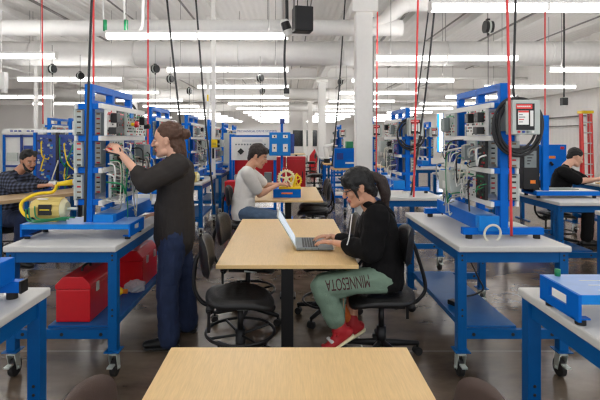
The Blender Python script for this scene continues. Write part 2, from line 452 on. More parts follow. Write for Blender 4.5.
# ------------------------------------------------------------------ mobile workbench (origin on the floor at the middle of its near end)
def make_bench(L, shelf_side, label):
    t = thing('workbench', (0, 0, 0), 0, label, 'workbench')
    W = .745; h = .888
    MB().box(-W / 2, W / 2, 0, L, h - .04, h, 0).build('worktop', 'laminate', t, bevel=.008)
    zt = h - .04
    for sx in (-1, 1):
        for y in (.03, L - .09):
            xo = sx * (W / 2 - .035)
            b = MB(); b.box(xo - .03, xo + .03, y, y + .06, .185, zt)
            for z in (.42, .46, .79, .82):
                b.cyl((xo, y - .003, z), (xo, y + .002, z), .008, seg=8, mi=1)
            leg = b.build('leg', ['bench_blue', 'black'], t, bevel=.003)
            MB().box(xo - .05, xo + .05, y - .02, y + .08, .178, .185).build('foot_plate', 'bench_blue', leg)
            c = MB(); yc = y + .05
            c.cyl((xo, y + .03, .16), (xo, y + .03, .178), .03, seg=12, mi=0)
            for q in (-1, 1):
                c.prism([(y + .0, .16), (y + .06, .16), (yc + .025, .05), (yc - .02, .05)], xo + q * .026 - .002, xo + q * .026 + .002, axis='x', mi=0)
            c.box(xo - .028, xo + .028, y, y + .06, .156, .162, 0)
            c.cyl((xo - .034, yc, .06), (xo + .034, yc, .06), .012, seg=8, mi=0)
            c.box(xo - .018, xo + .018, y - .05, y + .005, .09, .10, 0)
            c.build('caster_fork', 'chrome', leg)
            wl = MB(); wl.cyl((xo - .018, yc, .06), (xo + .018, yc, .06), .06, seg=22)
            wl.build('wheel', 'rubber', leg, bevel=.006)
    xi = W / 2 - .065
    for y in (.035, L - .075):
        MB().box(-xi, xi, y, y + .035, zt - .075, zt - .002).build('apron_rail', 'bench_blue', t)
        b = MB(); b.box(-xi, xi, y, y + .035, .265, .325)
        for x in (-.26, .0, .26): b.cyl((x, y - .003, .295), (x, y + .002, .295), .012, seg=8, mi=1)
        b.build('lower_rail', ['bench_blue', 'black'], t)
    for sx in (-1, 1):
        b = MB(); x = sx * (W / 2 - .035); b.box(x - .015, x + .015, .09, L - .09, zt - .075, zt - .002)
        if L > 1: b.build('side_rail', 'bench_blue', t)
    x0, x1 = (-W / 2 + .05, .04) if shelf_side < 0 else (-.11, W / 2 - .05)
    b = MB(); b.box(x0, x1, .07, L - .07, .325, .34); b.box(x0, x0 + .012, .07, L - .07, .30, .325); b.box(x1 - .012, x1, .07, L - .07, .30, .325)
    b.build('shelf', 'bench_blue', t, bevel=.003)
    return t
BL = 1.40
bench_left = make_bench(BL, 1, 'blue workbench with grey top on casters, two red toolboxes on its lower shelf')
bench_left.location = (-1.51, 3.02, 0)
bench_right = make_bench(BL, -1, 'blue workbench with grey top on casters under the trainer with the coiled black cable')
bench_right.location = (1.487, 3.02, 0)
bl0 = dup(bench_left, (-1.51, .80, 0), 0, 'grey topped workbench corner with only the end of a blue foot bar on it')
br0 = dup(bench_right, (1.465, .80, 0), 0, 'grey topped workbench corner with the slotted blue tray on it')
BENCH = {}
for k, y in enumerate((5.2, 7.25, 9.3, 11.4, 13.5, 15.6)):
    dup(bench_left, (-1.74, y, 0), 0, 'workbench behind the standing man, %s bench in line beyond the toolbox bench' % ORD[k], 'benches in line beyond the toolbox bench')
for k, y in enumerate((5.5, 8.1, 13.3, 15.9)):
    dup(bench_right, (1.487, y, 0), 0, 'workbench behind the laptop woman, %s bench in line beyond the coiled cable bench' % ORD[k], 'benches in line beyond the coiled cable bench')
dup(bench_right, (3.38, 3.13, 0), 0, 'grey topped workbench at the picture edge in front of the man in black')
dup(bench_right, (3.36, 5.08, 0), 0, 'workbench under the trainer base, between the coiled cable and the man in black')
dup(bench_right, (5.12, 6.35, 0), 0, 'workbench the man in black leans his forearms on')
for k, y in enumerate((8.2, 10.8, 13.4)):
    dup(bench_right, (3.36, y, 0), 0, 'distant workbench in the second line, %s beyond the bench under the trainer base' % ORD[k], 'distant benches of the second line')
for k, y in enumerate((8.6, 11.2)):
    dup(bench_left, (-4.6, y, 0), 0, 'distant workbench beyond the plaid-shirted man, %s in its line' % ORD[k], 'distant benches beyond the plaid-shirted man')

# ------------------------------------------------------------------ trainer rig; x towards the back, y along the bench, modules on the -x face, m mirrors x
ZR = [.94, .71, .48, .25]
def make_trainer(m, near, label, mods, wires, seed, enclosure=False):
    rnd = random.Random(seed)
    t = thing('electrical_trainer', (0, 0, 0), 0, label, 'trainer')
    def bx(x0, x1, *r): 
        a, b = sorted((m * x0, m * x1)); return (a, b, *r)
    P = lambda x, y, z: (m * x, y, z)
    yp = (0.0, .38, .80)
    for y in yp:
        MB().box(*bx(-.028, .028, y, y + .05, .078 if near == 'bar' or y > 0 else .1, 1.10)).build('post', 'rig_blue', t, bevel=.003)
    for i in (0, 1):
        y0, y1 = yp[i] + .05, yp[i + 1]
        b = MB(); b.box(*bx(-.028, .028, y0, y1, 1.05, 1.10)); b.build('top_beam', 'rig_blue', t)
        MB().box(*bx(-.028, .028, y0, y1, .965, .985)).build('window_bar', 'rig_blue', t)
    for y in (yp[0], yp[2]):
        for z in ZR:
            MB().box(*bx(-.092, -.028, y + .005, y + .045, z - .02, z + .02)).build('cross_bar', 'rig_blue', t)
            MB().box(*bx(.028, .075, y + .005, y + .045, z - .02, z + .02)).build('cross_bar', 'rig_blue', t)
    for z in ZR:
        MB().box(*bx(-.117, -.092, -.05, .93, z - .018, z + .018)).build('module_rail', 'panel_white', t, bevel=.003)
        MB().box(*bx(.075, .092, -.02, .93, z - .018, z + .018)).build('module_rail', 'panel_white', t)
    # foot bars / tray
    def footbar(y):
        f = MB().box(*bx(-.29, .28, y, y + .05, .03, .078)).build('foot_bar', 'rig_blue', t, bevel=.003)
        for x in (-.24, .24): MB().cyl(P(x, y + .025, 0), P(x, y + .025, .03), .024, seg=14).build('rubber_foot', 'rubber', f)
    footbar(.9)
    if near == 'bar': footbar(-.0)
    else: make_tray(t, m, -.08, .22)
    # cable trough
    b = MB()
    xa, xb, ya, yb, za, zb = -.165, -.03 - .012, .05, .9, .078, .145
    b.box(*bx(xa, xb, ya, yb, za, zb)); b.box(*bx(xa - .02, xa, ya, yb, za - .02, zb + .015))
    tr = b.build('cable_trough', 'rig_blue', t, bevel=.004)
    MB().box(*bx(xa - .02, xb, ya, yb, zb + .015, zb + .02)).build('trough_lid', 'rig_lid', tr)
    MB().box(*bx(xa - .02, xb, ya - .07, ya, za - .02, zb + .02)).build('end_cap', 'sky_blue', tr, bevel=.004)
    # modules
    for (row, y0, y1, kind) in mods:
        z1, z0 = ZR[row] - .02, ZR[row + 1] + .02
        face = {'white': 'panel_white', 'grey': 'panel_grey', 'dark': 'dark_metal', 'relay': 'panel_white', 'buttons': 'panel_white', 'estop': 'panel_grey', 'supply': 'panel_grey', 'blue': 'deep_blue', 'plc': 'panel_grey', 'tall': 'panel_grey'}[kind]
        b = MB(); xf = -.127
        b.box(*bx(xf, -.106, y0, y1, z0, z1), 0)
        # printed sockets and terminals on the face
        ny = max(3, int((y1 - y0) / .026)); 
        for i in range(ny):
            for j in range(8):
                if rnd.random() < .55: continue
                yy = y0 + (i + .5) / ny * (y1 - y0); zz = z0 + (j + .5) / 8 * (z1 - z0)
                b.box(*bx(xf - .004, xf, yy - .006, yy + .006, zz - .006, zz + .006), rnd.choice([1, 1, 2, 2, 1, 3, 4]))
        b.box(*bx(xf - .002, xf, y0 + .02, y1 - .02, z1 - .03, z1 - .018), rnd.choice([3, 2, 1]))
        mo = b.build('control_module', [face, 'black', 'red', 'green', 'brown'], t)
        ym, zm = (y0 + y1) / 2, (z0 + z1) / 2
        if kind == 'supply':
            MB().box(*bx(xf - .11, xf - .004, y0 + .02, y1 - .02, z0 + .01, z1 - .02)).build('power_supply', 'panel_grey', mo, bevel=.006)
            MB().box(*bx(xf - .112, xf - .11, ym - .03, ym + .03, z0 + .03, z0 + .09)).build('rating_plate', 'panel_white', mo)
        if kind == 'grey':
            MB().box(*bx(xf - .05, xf - .004, y1 - .11, y1 - .01, zm - .06, zm + .06)).build('contactor', 'steel_grey', mo, bevel=.005)
        if kind in ('white', 'relay'):
            MB().box(*bx(xf - .05, xf - .004, ym - .035, ym + .035, zm + .0, zm + .07)).build('relay_block', 'dark_metal', mo, bevel=.004)
        if kind == 'relay':
            MB().box(*bx(xf - .06, xf - .004, y0 + .01, y0 + .08, z0 + .01, z0 + .06)).build('relay_block', 'black', mo, bevel=.004)
        if kind == 'estop':
            MB().cyl(P(xf - .004, ym, zm), P(xf - .035, ym, zm), .014, seg=14).build('button_stem', 'yellow', mo)
            MB().cyl(P(xf - .035, ym, zm), P(xf - .06, ym, zm), .028, .024, seg=18).build('stop_button', 'red', mo, smooth=False)
            MB().box(*bx(xf - .012, xf - .004, ym - .05, ym + .02, zm + .05, zm + .09)).build('display', 'sky_blue', mo)
        if kind == 'buttons':
            for i in range(3):
                for j in range(2):
                    yy, zz = y0 + .04 + i * (y1 - y0 - .08) / 2, zm - .01 + j * .05
                    MB().cyl(P(xf - .004, yy, zz), P(xf - .018, yy, zz), .012, seg=12).build('push_button', 'ink_blue', mo)
        if kind == 'plc':
            b = MB(); b.box(*bx(xf - .07, xf - .004, y0 + .015, y1 - .015, zm - .05, zm + .06), 0)
            for i in range(6): b.box(*bx(xf - .072, xf - .07, y0 + .03 + i * .02, y0 + .04 + i * .02, zm - .04, zm - .03), 1)
            b.build('controller_block', ['steel_grey', 'green'], mo, bevel=.004)
        if kind == 'tall':
            MB().box(*bx(xf - .006, xf - .004, ym - .03, ym + .03, zm - .02, zm + .08)).build('drive_cover', 'steel_grey', mo)
            MB().box(*bx(xf - .05, xf - .004, ym - .025, ym + .02, z0 + .02, z0 + .08)).build('relay_block', 'black', mo)
    # modules seen from the back: socket strips
    for row in range(3):
        for i, y0 in enumerate((-.03, .3, .62)):
            z1, z0 = ZR[row] - .02, ZR[row + 1] + .02
            b = MB(); b.box(*bx(.077, .092, y0, y0 + .26, z0, z1), 0)
            b.box(*bx(.034, .077, y0 + .005, y0 + .09, z0 + .01, z1 - .01), 0)
            for j in range(5):
                zz = z0 + (j + .5) / 5 * (z1 - z0)
                b.box(*bx(.042, .068, y0 + .001, y0 + .005, zz - .006, zz + .006), rnd.choice([1, 2, 3]))
                b.box(*bx(.092, .097, y0 + .05, y0 + .2, zz - .008, zz + .008), rnd.choice([1, 2, 3]))
            b.build('socket_strip', ['panel_grey', 'black', 'red', 'brown'], t)
    # patch leads
    for i in range(wires):
        y0 = rnd.uniform(.02, .84); r0 = rnd.choice([1, 1, 1, 2, 2]); z0 = rnd.uniform(ZR[r0 + 1] + .03, ZR[r0] - .05)
        y1 = min(.88, max(0, y0 + rnd.uniform(-.28, .28))); z1 = max(.12, z0 + rnd.uniform(-.32, .1))
        out = rnd.uniform(.03, .1)
        MB().tube([P(-.127, y0, z0), P(-.13 - out, y0 * .8 + y1 * .2, z0 - .02), P(-.13 - out * 1.1, (y0 + y1) / 2, min(z0, z1) - rnd.uniform(.0, .1)), P(-.13 - out, y0 * .2 + y1 * .8, z1 - .02), P(-.127, y1, z1)],
                  rnd.choice([.0035, .0045, .006]), seg=6).build('patch_lead', rnd.choice(['cable_grey', 'cable_white', 'cable_white', 'cable_grey', 'cable_black', 'panel_white', 'panel_white', 'cable_black', 'green', 'cable_grey']), t, smooth=True)
    if enclosure:
        e = MB().box(*bx(0.010, 0.195, -.10, -.0, .735, .965)).build('operator_panel', 'panel_grey', t, bevel=.006)
        e.location = (-.05 * m, -.1, 0)
        MB().box(*bx(.012, .06, .0, .098, .76, .94)).build('mount_plate', 'steel_grey', e)
        b = MB(); b.box(*bx(0.035, 0.155, -.103, -.1, .765, .94), 0); b.build('touch_bezel', 'dark_metal', e)
        b = MB(); b.box(*bx(0.032, 0.138, -.106, -.103, .905, .935), 0)
        for k in range(7): b.box(*bx(0.038 + k * .013, 0.048 + k * .013, -.1065, -.106, .916, .925), 1)
        b.build('header_label', ['red_pale', 'panel_white'], e)
        b = MB(); b.box(*bx(0.045, 0.115, -.106, -.103, .80, .893), 0); b.box(*bx(0.045, 0.115, -.1065, -.106, .88, .892), 1)
        for k in range(4): b.box(*bx(0.050, 0.075 + .008 * (k % 3), -.1065, -.106, .815 + k * .016, .821 + k * .016), 1 if k == 1 else 2)
        b.build('touch_screen', ['white', 'red_pale', 'steel_grey'], e)
        MB().box(*bx(0.125, 0.145, -.106, -.103, .79, .893)).build('switch_strip', 'panel_white', e)
        for k, c in enumerate(('red', 'ink_blue', 'steel_grey', 'panel_white')):
            MB().cyl(P(.05 + k * .03, -.1, .753), P(.05 + k * .03, -.112, .753), .008, seg=10).build('push_button', c, e)
    return t

def make_tray(t, m, y0, y1, x0=-.33, x1=.44, z=.108):
    def bx(a, b, *r):
        a, b = sorted((m * a, m * b)); return (a, b, *r)
    MB().box(*bx(x0 + .012, x1 - .012, y0, y1, z - .014, z)).build('tray_top', 'rig_lid', t)
    MB().box(*bx(x0 + .012, x1 - .012, y0 - .006, y0, z - .035, z)).build('tray_lip', 'sky_blue', t)
    for x in (x0, x1 - .012):
        hy, hz, d = (y0 + y1) / 2, z * .55 + .01, .02
        b = MB()
        b.box(*bx(x, x + .012, y0 - .006, hy - .06, .02, z)); b.box(*bx(x, x + .012, hy + .06, y1, .02, z))
        b.box(*bx(x, x + .012, hy - .06, hy + .06, .02, hz - d)); b.box(*bx(x, x + .012, hy - .06, hy + .06, hz + d, z))
        b.build('side_cheek', 'rig_blue', t)
        for y in (y0 + .03, y1 - .03):
            xc = m * (x + (.03 if x < 0 else -.02))
            MB().cyl((xc, y, 0), (xc, y, .02), .02, seg=12).build('rubber_foot', 'rubber', t)
            MB().box(xc - .03, xc + .03, y - .015, y + .015, .02, .026).build('foot_bracket', 'rig_blue', t)

BT = .888
modsR = [(0, .01, .11, 'relay'), (0, .12, .36, 'white'), (0, .62, .84, 'grey'), (1, .02, .14, 'dark'), (1, .2, .3, 'plc'), (2, .02, .18, 'dark'), (2, .2, .38, 'buttons'), (2, .4, .72, 'supply'), (1, .66, .86, 'blue')]
trR = make_trainer(1, 'bar', 'blue framed trainer with coiled black cable and grey operator panel on its post', modsR, 30, 11, True)
trR.location = (1.517, 3.24, BT)
modsL = [(0, .02, .2, 'relay'), (0, .22, .37, 'dark'), (0, .42, .64, 'estop'), (0, .65, .86, 'white'), (1, .12, .34, 'tall'), (1, .42, .6, 'blue'), (2, .1, .34, 'tall'), (1, .62, .84, 'plc'), (2, .5, .84, 'blue')]
trL = make_trainer(-1, 'tray', 'blue framed trainer the standing man reaches into, tan motor on its tray', modsL, 36, 23)
trL.location = (-1.44, 3.3, BT)
modsB = [(0, .05, .3, 'grey'), (0, .4, .8, 'white'), (1, .05, .25, 'blue'), (1, .3, .5, 'relay'), (1, .55, .85, 'supply'), (2, .1, .4, 'blue'), (2, .45, .8, 'plc')]
trB = make_trainer(1, 'bar', 'blue framed trainer behind the ponytail of the seated woman', modsB, 16, 5, True)
trB.location = (1.53, 5.92, BT)
trB2 = make_trainer(-1, 'bar', 'blue framed trainer seen over the head of the standing man', modsB, 16, 6)
trB2.location = (-1.70, 5.6, BT)
def tclone(src, loc, label, group, skip=()):
    return dup(src, loc, 0, label, group, skip)
for k, y in enumerate((8.45, 13.65)):
    tclone(trB, (1.53, y, BT), 'blue framed trainer, %s in line beyond the one behind the ponytail' % ORD[k], 'trainers in line behind the seated woman', ('patch_lead',) if k else ())
for k, y in enumerate((7.6, 9.7, 11.8, 13.9)):
    tclone(trB2, (-1.70, y, BT), 'blue framed trainer, %s in line beyond the one over the standing man' % ORD[k], 'trainers in line behind the standing man', ('patch_lead',) if k else ())
for k, y in enumerate((8.5, 11.1, 13.7)):
    tclone(trB, (3.4, y, BT), 'distant blue framed trainer in the line beyond the dark cabinet rig, %s along' % ORD[k], 'trainers in the second line', ('patch_lead',))
for k, y in enumerate((8.8, 11.4)):
    tclone(trB2, (-4.6, y, BT), 'distant blue framed trainer beyond the man in the plaid shirt, %s along' % ORD[k], 'trainers beyond the plaid-shirted man', ('patch_lead',))

# trainer base with a black cabinet, in front of the man in black
t = thing('electrical_trainer', (3.03, 5.42, BT), 0, 'trainer with tall blue post, black cabinet and white topped tray by the man in black', 'trainer')
MB().box(-.035, .035, 0, .06, .09, .98).build('post', 'rig_blue', t, bevel=.004)
b = MB(); b.box(-.12, .64, -.02, .0, .035, .085); b.box(-.12, -.1, .0, .34, .035, .085); b.box(.62, .64, .0, .34, .035, .085); b.build('base_frame', 'rig_blue', t)
MB().box(-.1, .62, .0, .34, .06, .09).build('base_top', 'panel_white', t)
MB().box(.08, .45, .1, .28, .09, .1).build('base_inset', 'steel_grey', t)
for x in (-.08, .58):
    MB().cyl((x, .02, 0), (x, .02, .035), .022, seg=12).build('rubber_foot', 'rubber', t)
    MB().cyl((x, .3, 0), (x, .3, .06), .022, seg=12).build('rubber_foot', 'rubber', t)
b = MB(); b.box(-.24, -.05, .05, .4, .1, .62)
cb = b.build('cabinet', 'dark_metal', t, bevel=.006)
MB().box(-.16, -.1, .046, .05, .17, .21).build('warning_sticker', 'orange', cb)
b = MB(); b.box(-.23, -.09, .045, .05, .36, .56, 0)
for i in range(4): b.box(-.2, -.17 + i * .015, .043, .045, .4 + i * .035, .412 + i * .035, 1)
b.build('window_plate', ['steel_grey', 'black'], cb)
MB().box(-.12, -.04, .05, .3, .06, .1).build('cabinet_foot', 'dark_metal', t)

# loose bases on the two benches nearest the camera
t = thing('equipment_tray', (1.42, 1.70, BT), 0, 'low blue tray with an oval hand slot and green lamp, on the corner workbench', 'tray')
make_tray(t, 1, .03, .29, x0=-.335, x1=.42, z=.122)
MB().cyl((-.27, .27, .122), (-.27, .27, .15), .012, seg=12).build('indicator_lamp', 'green', t, smooth=True)
b = MB()
for k in range(3): b.box(-.22, .35, .08 + k * .06, .085 + k * .06, .122, .1235)
b.build('surface_groove', 'panel_white', t)
t = thing('foot_bar', (1.42, 1.42, BT), 0, 'blue bar with black end cap and rubber feet in front of the slotted tray', 'bar')
MB().box(-.22, .40, 0, .05, .03, .078).build('bar_tube', 'rig_blue', t, bevel=.003)
MB().box(-.232, -.22, -.003, .053, .028, .08).build('end_cap', 'black', t)
for x in (-.19, .34): MB().cyl((x, .025, 0), (x, .025, .03), .026, seg=14).build('rubber_foot', 'rubber', t)
t = thing('foot_bar', (-1.5, 2.02, BT), 0, 'blue trough end and foot bar on rubber foot, on the cropped corner workbench', 'bar')
MB().box(-.3, .315, 0, .05, .03, .08).build('bar_tube', 'rig_blue', t, bevel=.003)
MB().box(.315, .325, -.002, .052, .028, .082).build('end_cap', 'black', t)
MB().box(.13, .285, -.7, .02, .08, .185).build('cable_trough', 'rig_blue', t, bevel=.004)
for x in (-.24, .27): MB().cyl((x, .025, 0), (x, .025, .03), .024, seg=14).build('rubber_foot', 'rubber', t)

# ------------------------------------------------------------------ tables
def make_table(label, L=1.775):
    t = thing('table', (0, 0, 0), 0, label, 'table')
    b = MB(); b.box(-.485, .485, 0, L, .712, .74, 0); b.build('tabletop', 'wood', t, bevel=.004)
    for y in (.26, L - .26):
        MB().box(-.045, .045, y - .035, y + .035, .03, .7).build('leg', 'dark_metal', t, bevel=.004)
        MB().box(-.08, .08, y - .08, y + .08, .0, .03).build('foot', 'dark_metal', t, bevel=.008)
        MB().box(-.35, .35, y - .03, y + .03, .7, .712).build('top_bracket', 'dark_metal', t)
    MB().box(-.02, .02, .295, L - .295, .6, .66).build('stretcher', 'dark_metal', t)
    return t
tb0 = make_table('light maple table cropped at the bottom, closest to the camera'); tb0.location = (0, .118, 0)
tb1 = dup(tb0, (-.012, 3.115, 0), 0, 'light maple table with the open laptop on it')
tb2 = dup(tb0, (-.012, 6.33, 0), 0, 'light maple table with the blue box and yellow gear model on it')
for k, (x, y) in enumerate(((.05, 14.2), (.25, 20.0), (.4, 24.5))):
    dup(tb0, (x, y, 0), 0, 'distant maple table in the centre aisle, %s beyond the red cabinet' % ORD[k], 'distant tables in the centre aisle')
# the plaid-shirted man's bench: dark tan top turned to the aisle
t = thing('table', (-3.06, 5.28, 0), math.radians(-30), 'tan topped work table turned askew, where the plaid-shirted man sits', 'table')
MB().box(-.5, 0, -.3, 1.0, .865, .905).build('tabletop', 'wood_dark', t, bevel=.004)
for x in (-.44, -.06):
    for y in (-.24, .95):
        MB().box(x - .03, x + .03, y - .03, y + .03, 0, .865).build('leg', 'bench_blue', t, bevel=.003)
MB().box(-.41, -.09, .93, .97, .79, .86).build('apron_rail', 'bench_blue', t)
MB().box(-.41, -.09, -.26, -.22, .79, .86).build('apron_rail', 'bench_blue', t)

# ------------------------------------------------------------------ lab stool, facing +x
def make_chair(label, seat_z=.53, ring=True, ring_z=.27, pad_mat='chair', pad_z=None, pad_x=-.255, pad_w=.205):
    t = thing('lab_chair', (0, 0, 0), 0, label, 'chair')
    # saddle seat: grid with a raised rear and a rolled front
    n, mseg = 18, 28
    def zt(x, y):
        r = min(1, math.hypot(x / .24, y / .235))
        z = .018 * (abs(y) / .235) ** 2 + .032 * max(0, -x / .24) ** 2 - .045 * max(0, (x - .08) / .16) ** 2
        return z - .03 * max(0, r - .8) / .2
    vs, fs, mi = [V((0, 0, seat_z + zt(0, 0)))], [], []
    for i in range(1, n + 1):
        for k in range(mseg):
            a = 2 * PI * k / mseg; r = i / n
            sq = 1 / max(abs(math.cos(a)), abs(math.sin(a))) ** .45
            x, y = .235 * r * math.cos(a) * min(sq, 1.12), .225 * r * math.sin(a) * min(sq, 1.12)
            grid = -.004 if (int((x + 1) / .035) % 2 == 0 and r < .75) else 0
            vs.append(V((x, y, seat_z + zt(x, y) + grid)))
    for k in range(mseg): fs.append((0, 1 + k, 1 + (k + 1) % mseg))
    for i in range(n - 1):
        for k in range(mseg):
            a, b = 1 + i * mseg, 1 + (i + 1) * mseg
            fs.append((a + k, b + k, b + (k + 1) % mseg, a + (k + 1) % mseg))
    base = len(vs)
    for i in (n, n - 3):
        for k in range(mseg):
            p = vs[1 + (i - 1) * mseg + k]
            vs.append(V((p.x, p.y, p.z - (.03 if i == n else .055))))
    o = 1 + (n - 1) * mseg
    for k in range(mseg):
        j = (k + 1) % mseg
        fs.append((o + k, base + k, base + j, o + j)); fs.append((base + k, base + mseg + k, base + mseg + j, base + j))
    fs.append(tuple(base + mseg + k for k in range(mseg))[::-1])
    MB().add(vs, fs).build('seat', 'chair', t, smooth=True)
    s = seat_z - .05
    MB().box(-.16, .12, -.07, .07, s - .05, s - .005).build('seat_plate', 'dark_metal', t, bevel=.004)
    MB().box(-.02, .09, -.075, -.07, s - .045, s - .02).build('plate_label', 'chrome', t)
    MB().cyl((0, 0, .10), (0, 0, s - .2), .034, seg=18).build('column', 'dark_metal', t, smooth=True)
    MB().cyl((0, 0, s - .2), (0, 0, s - .05), .02, seg=16).build('gas_lift', 'black', t, smooth=True)
    pz = (seat_z + .26) if pad_z is None else pad_z
    MB().tube([(-.12, 0, s - .03), (-.2, 0, s - .035), (-.27, 0, s + .0), (-.315, 0, s + .1), (pad_x - .05, 0, pz - .05), (pad_x - .015, 0, pz + .02)], .014, seg=10).build('back_bar', 'dark_metal', t, smooth=True)
    MB().cyl((-.2, -.09, s - .035), (-.2, .09, s - .035), .028, seg=16).build('adjust_knob', 'black', t, smooth=True)
    MB().box(-.215, -.195, -.1, -.085, s - .18, s - .04).build('adjust_lever', 'dark_metal', t)
    # backrest: rounded curved pad
    vs, fs = [], []; ns, ms = 8, 30
    for face in (0, 1):
        for i in range(ns + 1):
            r = i / ns
            for k in range(ms):
                a = 2 * PI * k / ms
                sy = pad_w * r * math.copysign(abs(math.cos(a)) ** .7, math.cos(a)); sz = .14 * r * math.copysign(abs(math.sin(a)) ** .7, math.sin(a))
                edge = .022 * math.sqrt(max(0, 1 - r ** 6))
                bow = 1.4 * sy * sy + .5 * sz * sz
                x = pad_x + bow + (edge if face else -edge)
                vs.append(V((x - .1 * sz, sy, pz + sz)))
    w = (ns + 1) * ms
    for face in (0, 1):
        for i in range(ns):
            for k in range(ms):
                a, b = face * w + i * ms, face * w + (i + 1) * ms
                fs.append((a + k, a + (k + 1) % ms, b + (k + 1) % ms, b + k))
    MB().add(vs, fs).build('backrest', pad_mat, t, smooth=True)
    # five star base and foot ring
    for k in range(5):
        a = 2 * PI * k / 5 + .93; d = V((math.cos(a), math.sin(a), 0))
        lg = MB().cap(V((0, 0, .12)) + d * .03, .028, d * .29 + V((0, 0, .085)), .018, wide=(0, 0, 1), flat=.8, seg=10).build('base_leg', 'dark_metal', t, smooth=True)
        c = d * .29; q = V((-d.y, d.x, 0)) * .025
        MB().cyl(c - q + V((0, 0, .03)), c + q + V((0, 0, .03)), .03, seg=14).build('caster', 'rubber', lg)
        MB().cyl(c + V((0, 0, .05)), c + V((0, 0, .085)), .01, seg=8).build('caster_stem', 'dark_metal', lg)
    if ring:
        MB().torus((0, 0, ring_z), .235, .011).build('foot_ring', 'dark_metal', t, smooth=True)
        for k in range(4):
            a = PI / 2 * k + .5; d = V((math.cos(a), math.sin(a), 0))
            MB().cyl(d * .03 + V((0, 0, ring_z - .02)), d * .23 + V((0, 0, ring_z)), .009, seg=8).build('ring_spoke', 'dark_metal', t)
    return t
ch = make_chair('black lab chair at the near end of the laptop table, facing the table post', .535)
ch.location = (-.335, 3.17, 0); ch.rotation_euler.z = math.radians(4)
dup(ch, (-.36, 4.05, 0), math.radians(-6), 'black lab chair behind the first, pushed in along the aisle side of the laptop table')
ch2 = make_chair('black lab chair under the laptop table, its foot ring showing behind the woman\'s shins', .53, True, .16)
ch2.location = (.36, 4.1, 0); ch2.rotation_euler.z = PI
cf = make_chair('black chair back beside the front table, toward the slotted-foot bar workbench', .36, False, .2, 'lit_pad', .60, -.225, .235)
cf['label'] = 'black chair beside the front table, its rounded back toward the red toolbox bench'
cf.location = (-.515, 1.55, 0); cf.rotation_euler.z = 0
dup(cf, (.485, 1.53, 0), PI, 'black chair beside the front table, its rounded back toward the coiled cable bench')
wch = make_chair('black lab chair the laptop woman sits on', .49, False, .2, 'chair', .83, -.20)
wch.location = (.668, 3.33, 0); wch.rotation_euler.z = PI - .05
mch = make_chair('black lab chair under the man in the white T-shirt', .50, True, .22, 'chair', .84)
mch.location = (-.56, 6.06, 0)
for k, (x, y, rz, lab) in enumerate((
        (.36, 6.95, PI, 'black lab chair pushed in across the gear model table from the white T-shirt'),
        (.40, 7.55, PI + .1, 'black lab chair at the far corner of the gear model table'),
        (-.35, 7.6, 0, 'black lab chair hidden behind the man in the white T-shirt'))):
    if k < 2: dup(ch, (x, y, 0), rz, lab)
pch = dup(mch, (-3.71, 5.92, 0), math.radians(-30), 'black lab chair under the man in the plaid shirt')
kch = dup(mch, (3.96, 6.82, 0), 0, 'black lab chair under the man in the black T-shirt')
for k, (x, y) in enumerate(((.75, 13.6), (-.75, 14.6), (.95, 20.6), (-.5, 20.3))):
    dup(ch, (x, y, 0), PI if x > 0 else 0, 'distant black lab chair at the aisle tables, %s from the gear model table' % ORD[k], 'distant chairs at the aisle tables')
# ------------------------------------------------------------------ toolboxes
def make_toolbox(label, w=.235, l=.42, h=.31):
    t = thing('toolbox', (0, 0, 0), 0, label, 'toolbox')
    MB().box(-w / 2, w / 2, 0, l, 0, h * .72).build('tray_body', 'red', t, bevel=.006)
    MB().prism([(-w / 2 - .004, h * .725), (w / 2 + .004, h * .725), (w / 2 + .004, h * .82), (w / 2 - .05, h), (-w / 2 + .05, h), (-w / 2 - .004, h * .82)], -.004, l + .004, axis='y').build('lid', 'red', t, bevel=.005)
    hd = MB(); yc = l / 2; hd.tube([(0, yc - .07, h), (0, yc - .06, h + .025), (0, yc, h + .032), (0, yc + .06, h + .025), (0, yc + .07, h)], .009)
    hd.build('handle', 'black', t, smooth=True)
    for y in (l * .25, l * .75):
        MB().box(w / 2 + .004, w / 2 + .012, y - .02, y + .02, h * .6, h * .8).build('latch', 'chrome', t)
    return t
SZ = .342
tbx = make_toolbox('red steel toolbox at the open end of the bench shelf'); tbx.location = (-1.475, 3.14, SZ)
dup(tbx, (-1.345, 3.86, SZ), 0, 'red steel toolbox deeper along the shelf, beside the standing man\'s leg')
t = thing('spray_bottle', (-1.48, 3.64, SZ), 0, 'yellow bottle lying between the two red toolboxes', 'bottle')
MB().cyl((0, 0, .045), (.13, 0, .045), .045, seg=20).build('bottle_body', 'yellow', t, smooth=False)
MB().cyl((.13, 0, .045), (.17, 0, .045), .04, .016, seg=20).build('bottle_neck', 'yellow', t)
MB().cyl((.17, 0, .045), (.2, 0, .045), .018, seg=14).build('cap', 'orange', t)
b = MB(); random.seed(4)
b.ball((0, 0, .05), .085, .06, .05, seg=16, rings=10)
for i, p in enumerate(b.v): p += V((noise.noise(p * 30), noise.noise(p * 30 + V((5, 0, 0))), abs(noise.noise(p * 30 + V((0, 9, 0)))))) * .018
for p in b.v: p.z = max(p.z, .002)
pb = b.build('plastic_bag', 'clear'); pb.location = (-1.25, 3.74, SZ)
tag(pb, 'crumpled clear plastic bag beside the yellow bottle on the bench shelf', 'bag')

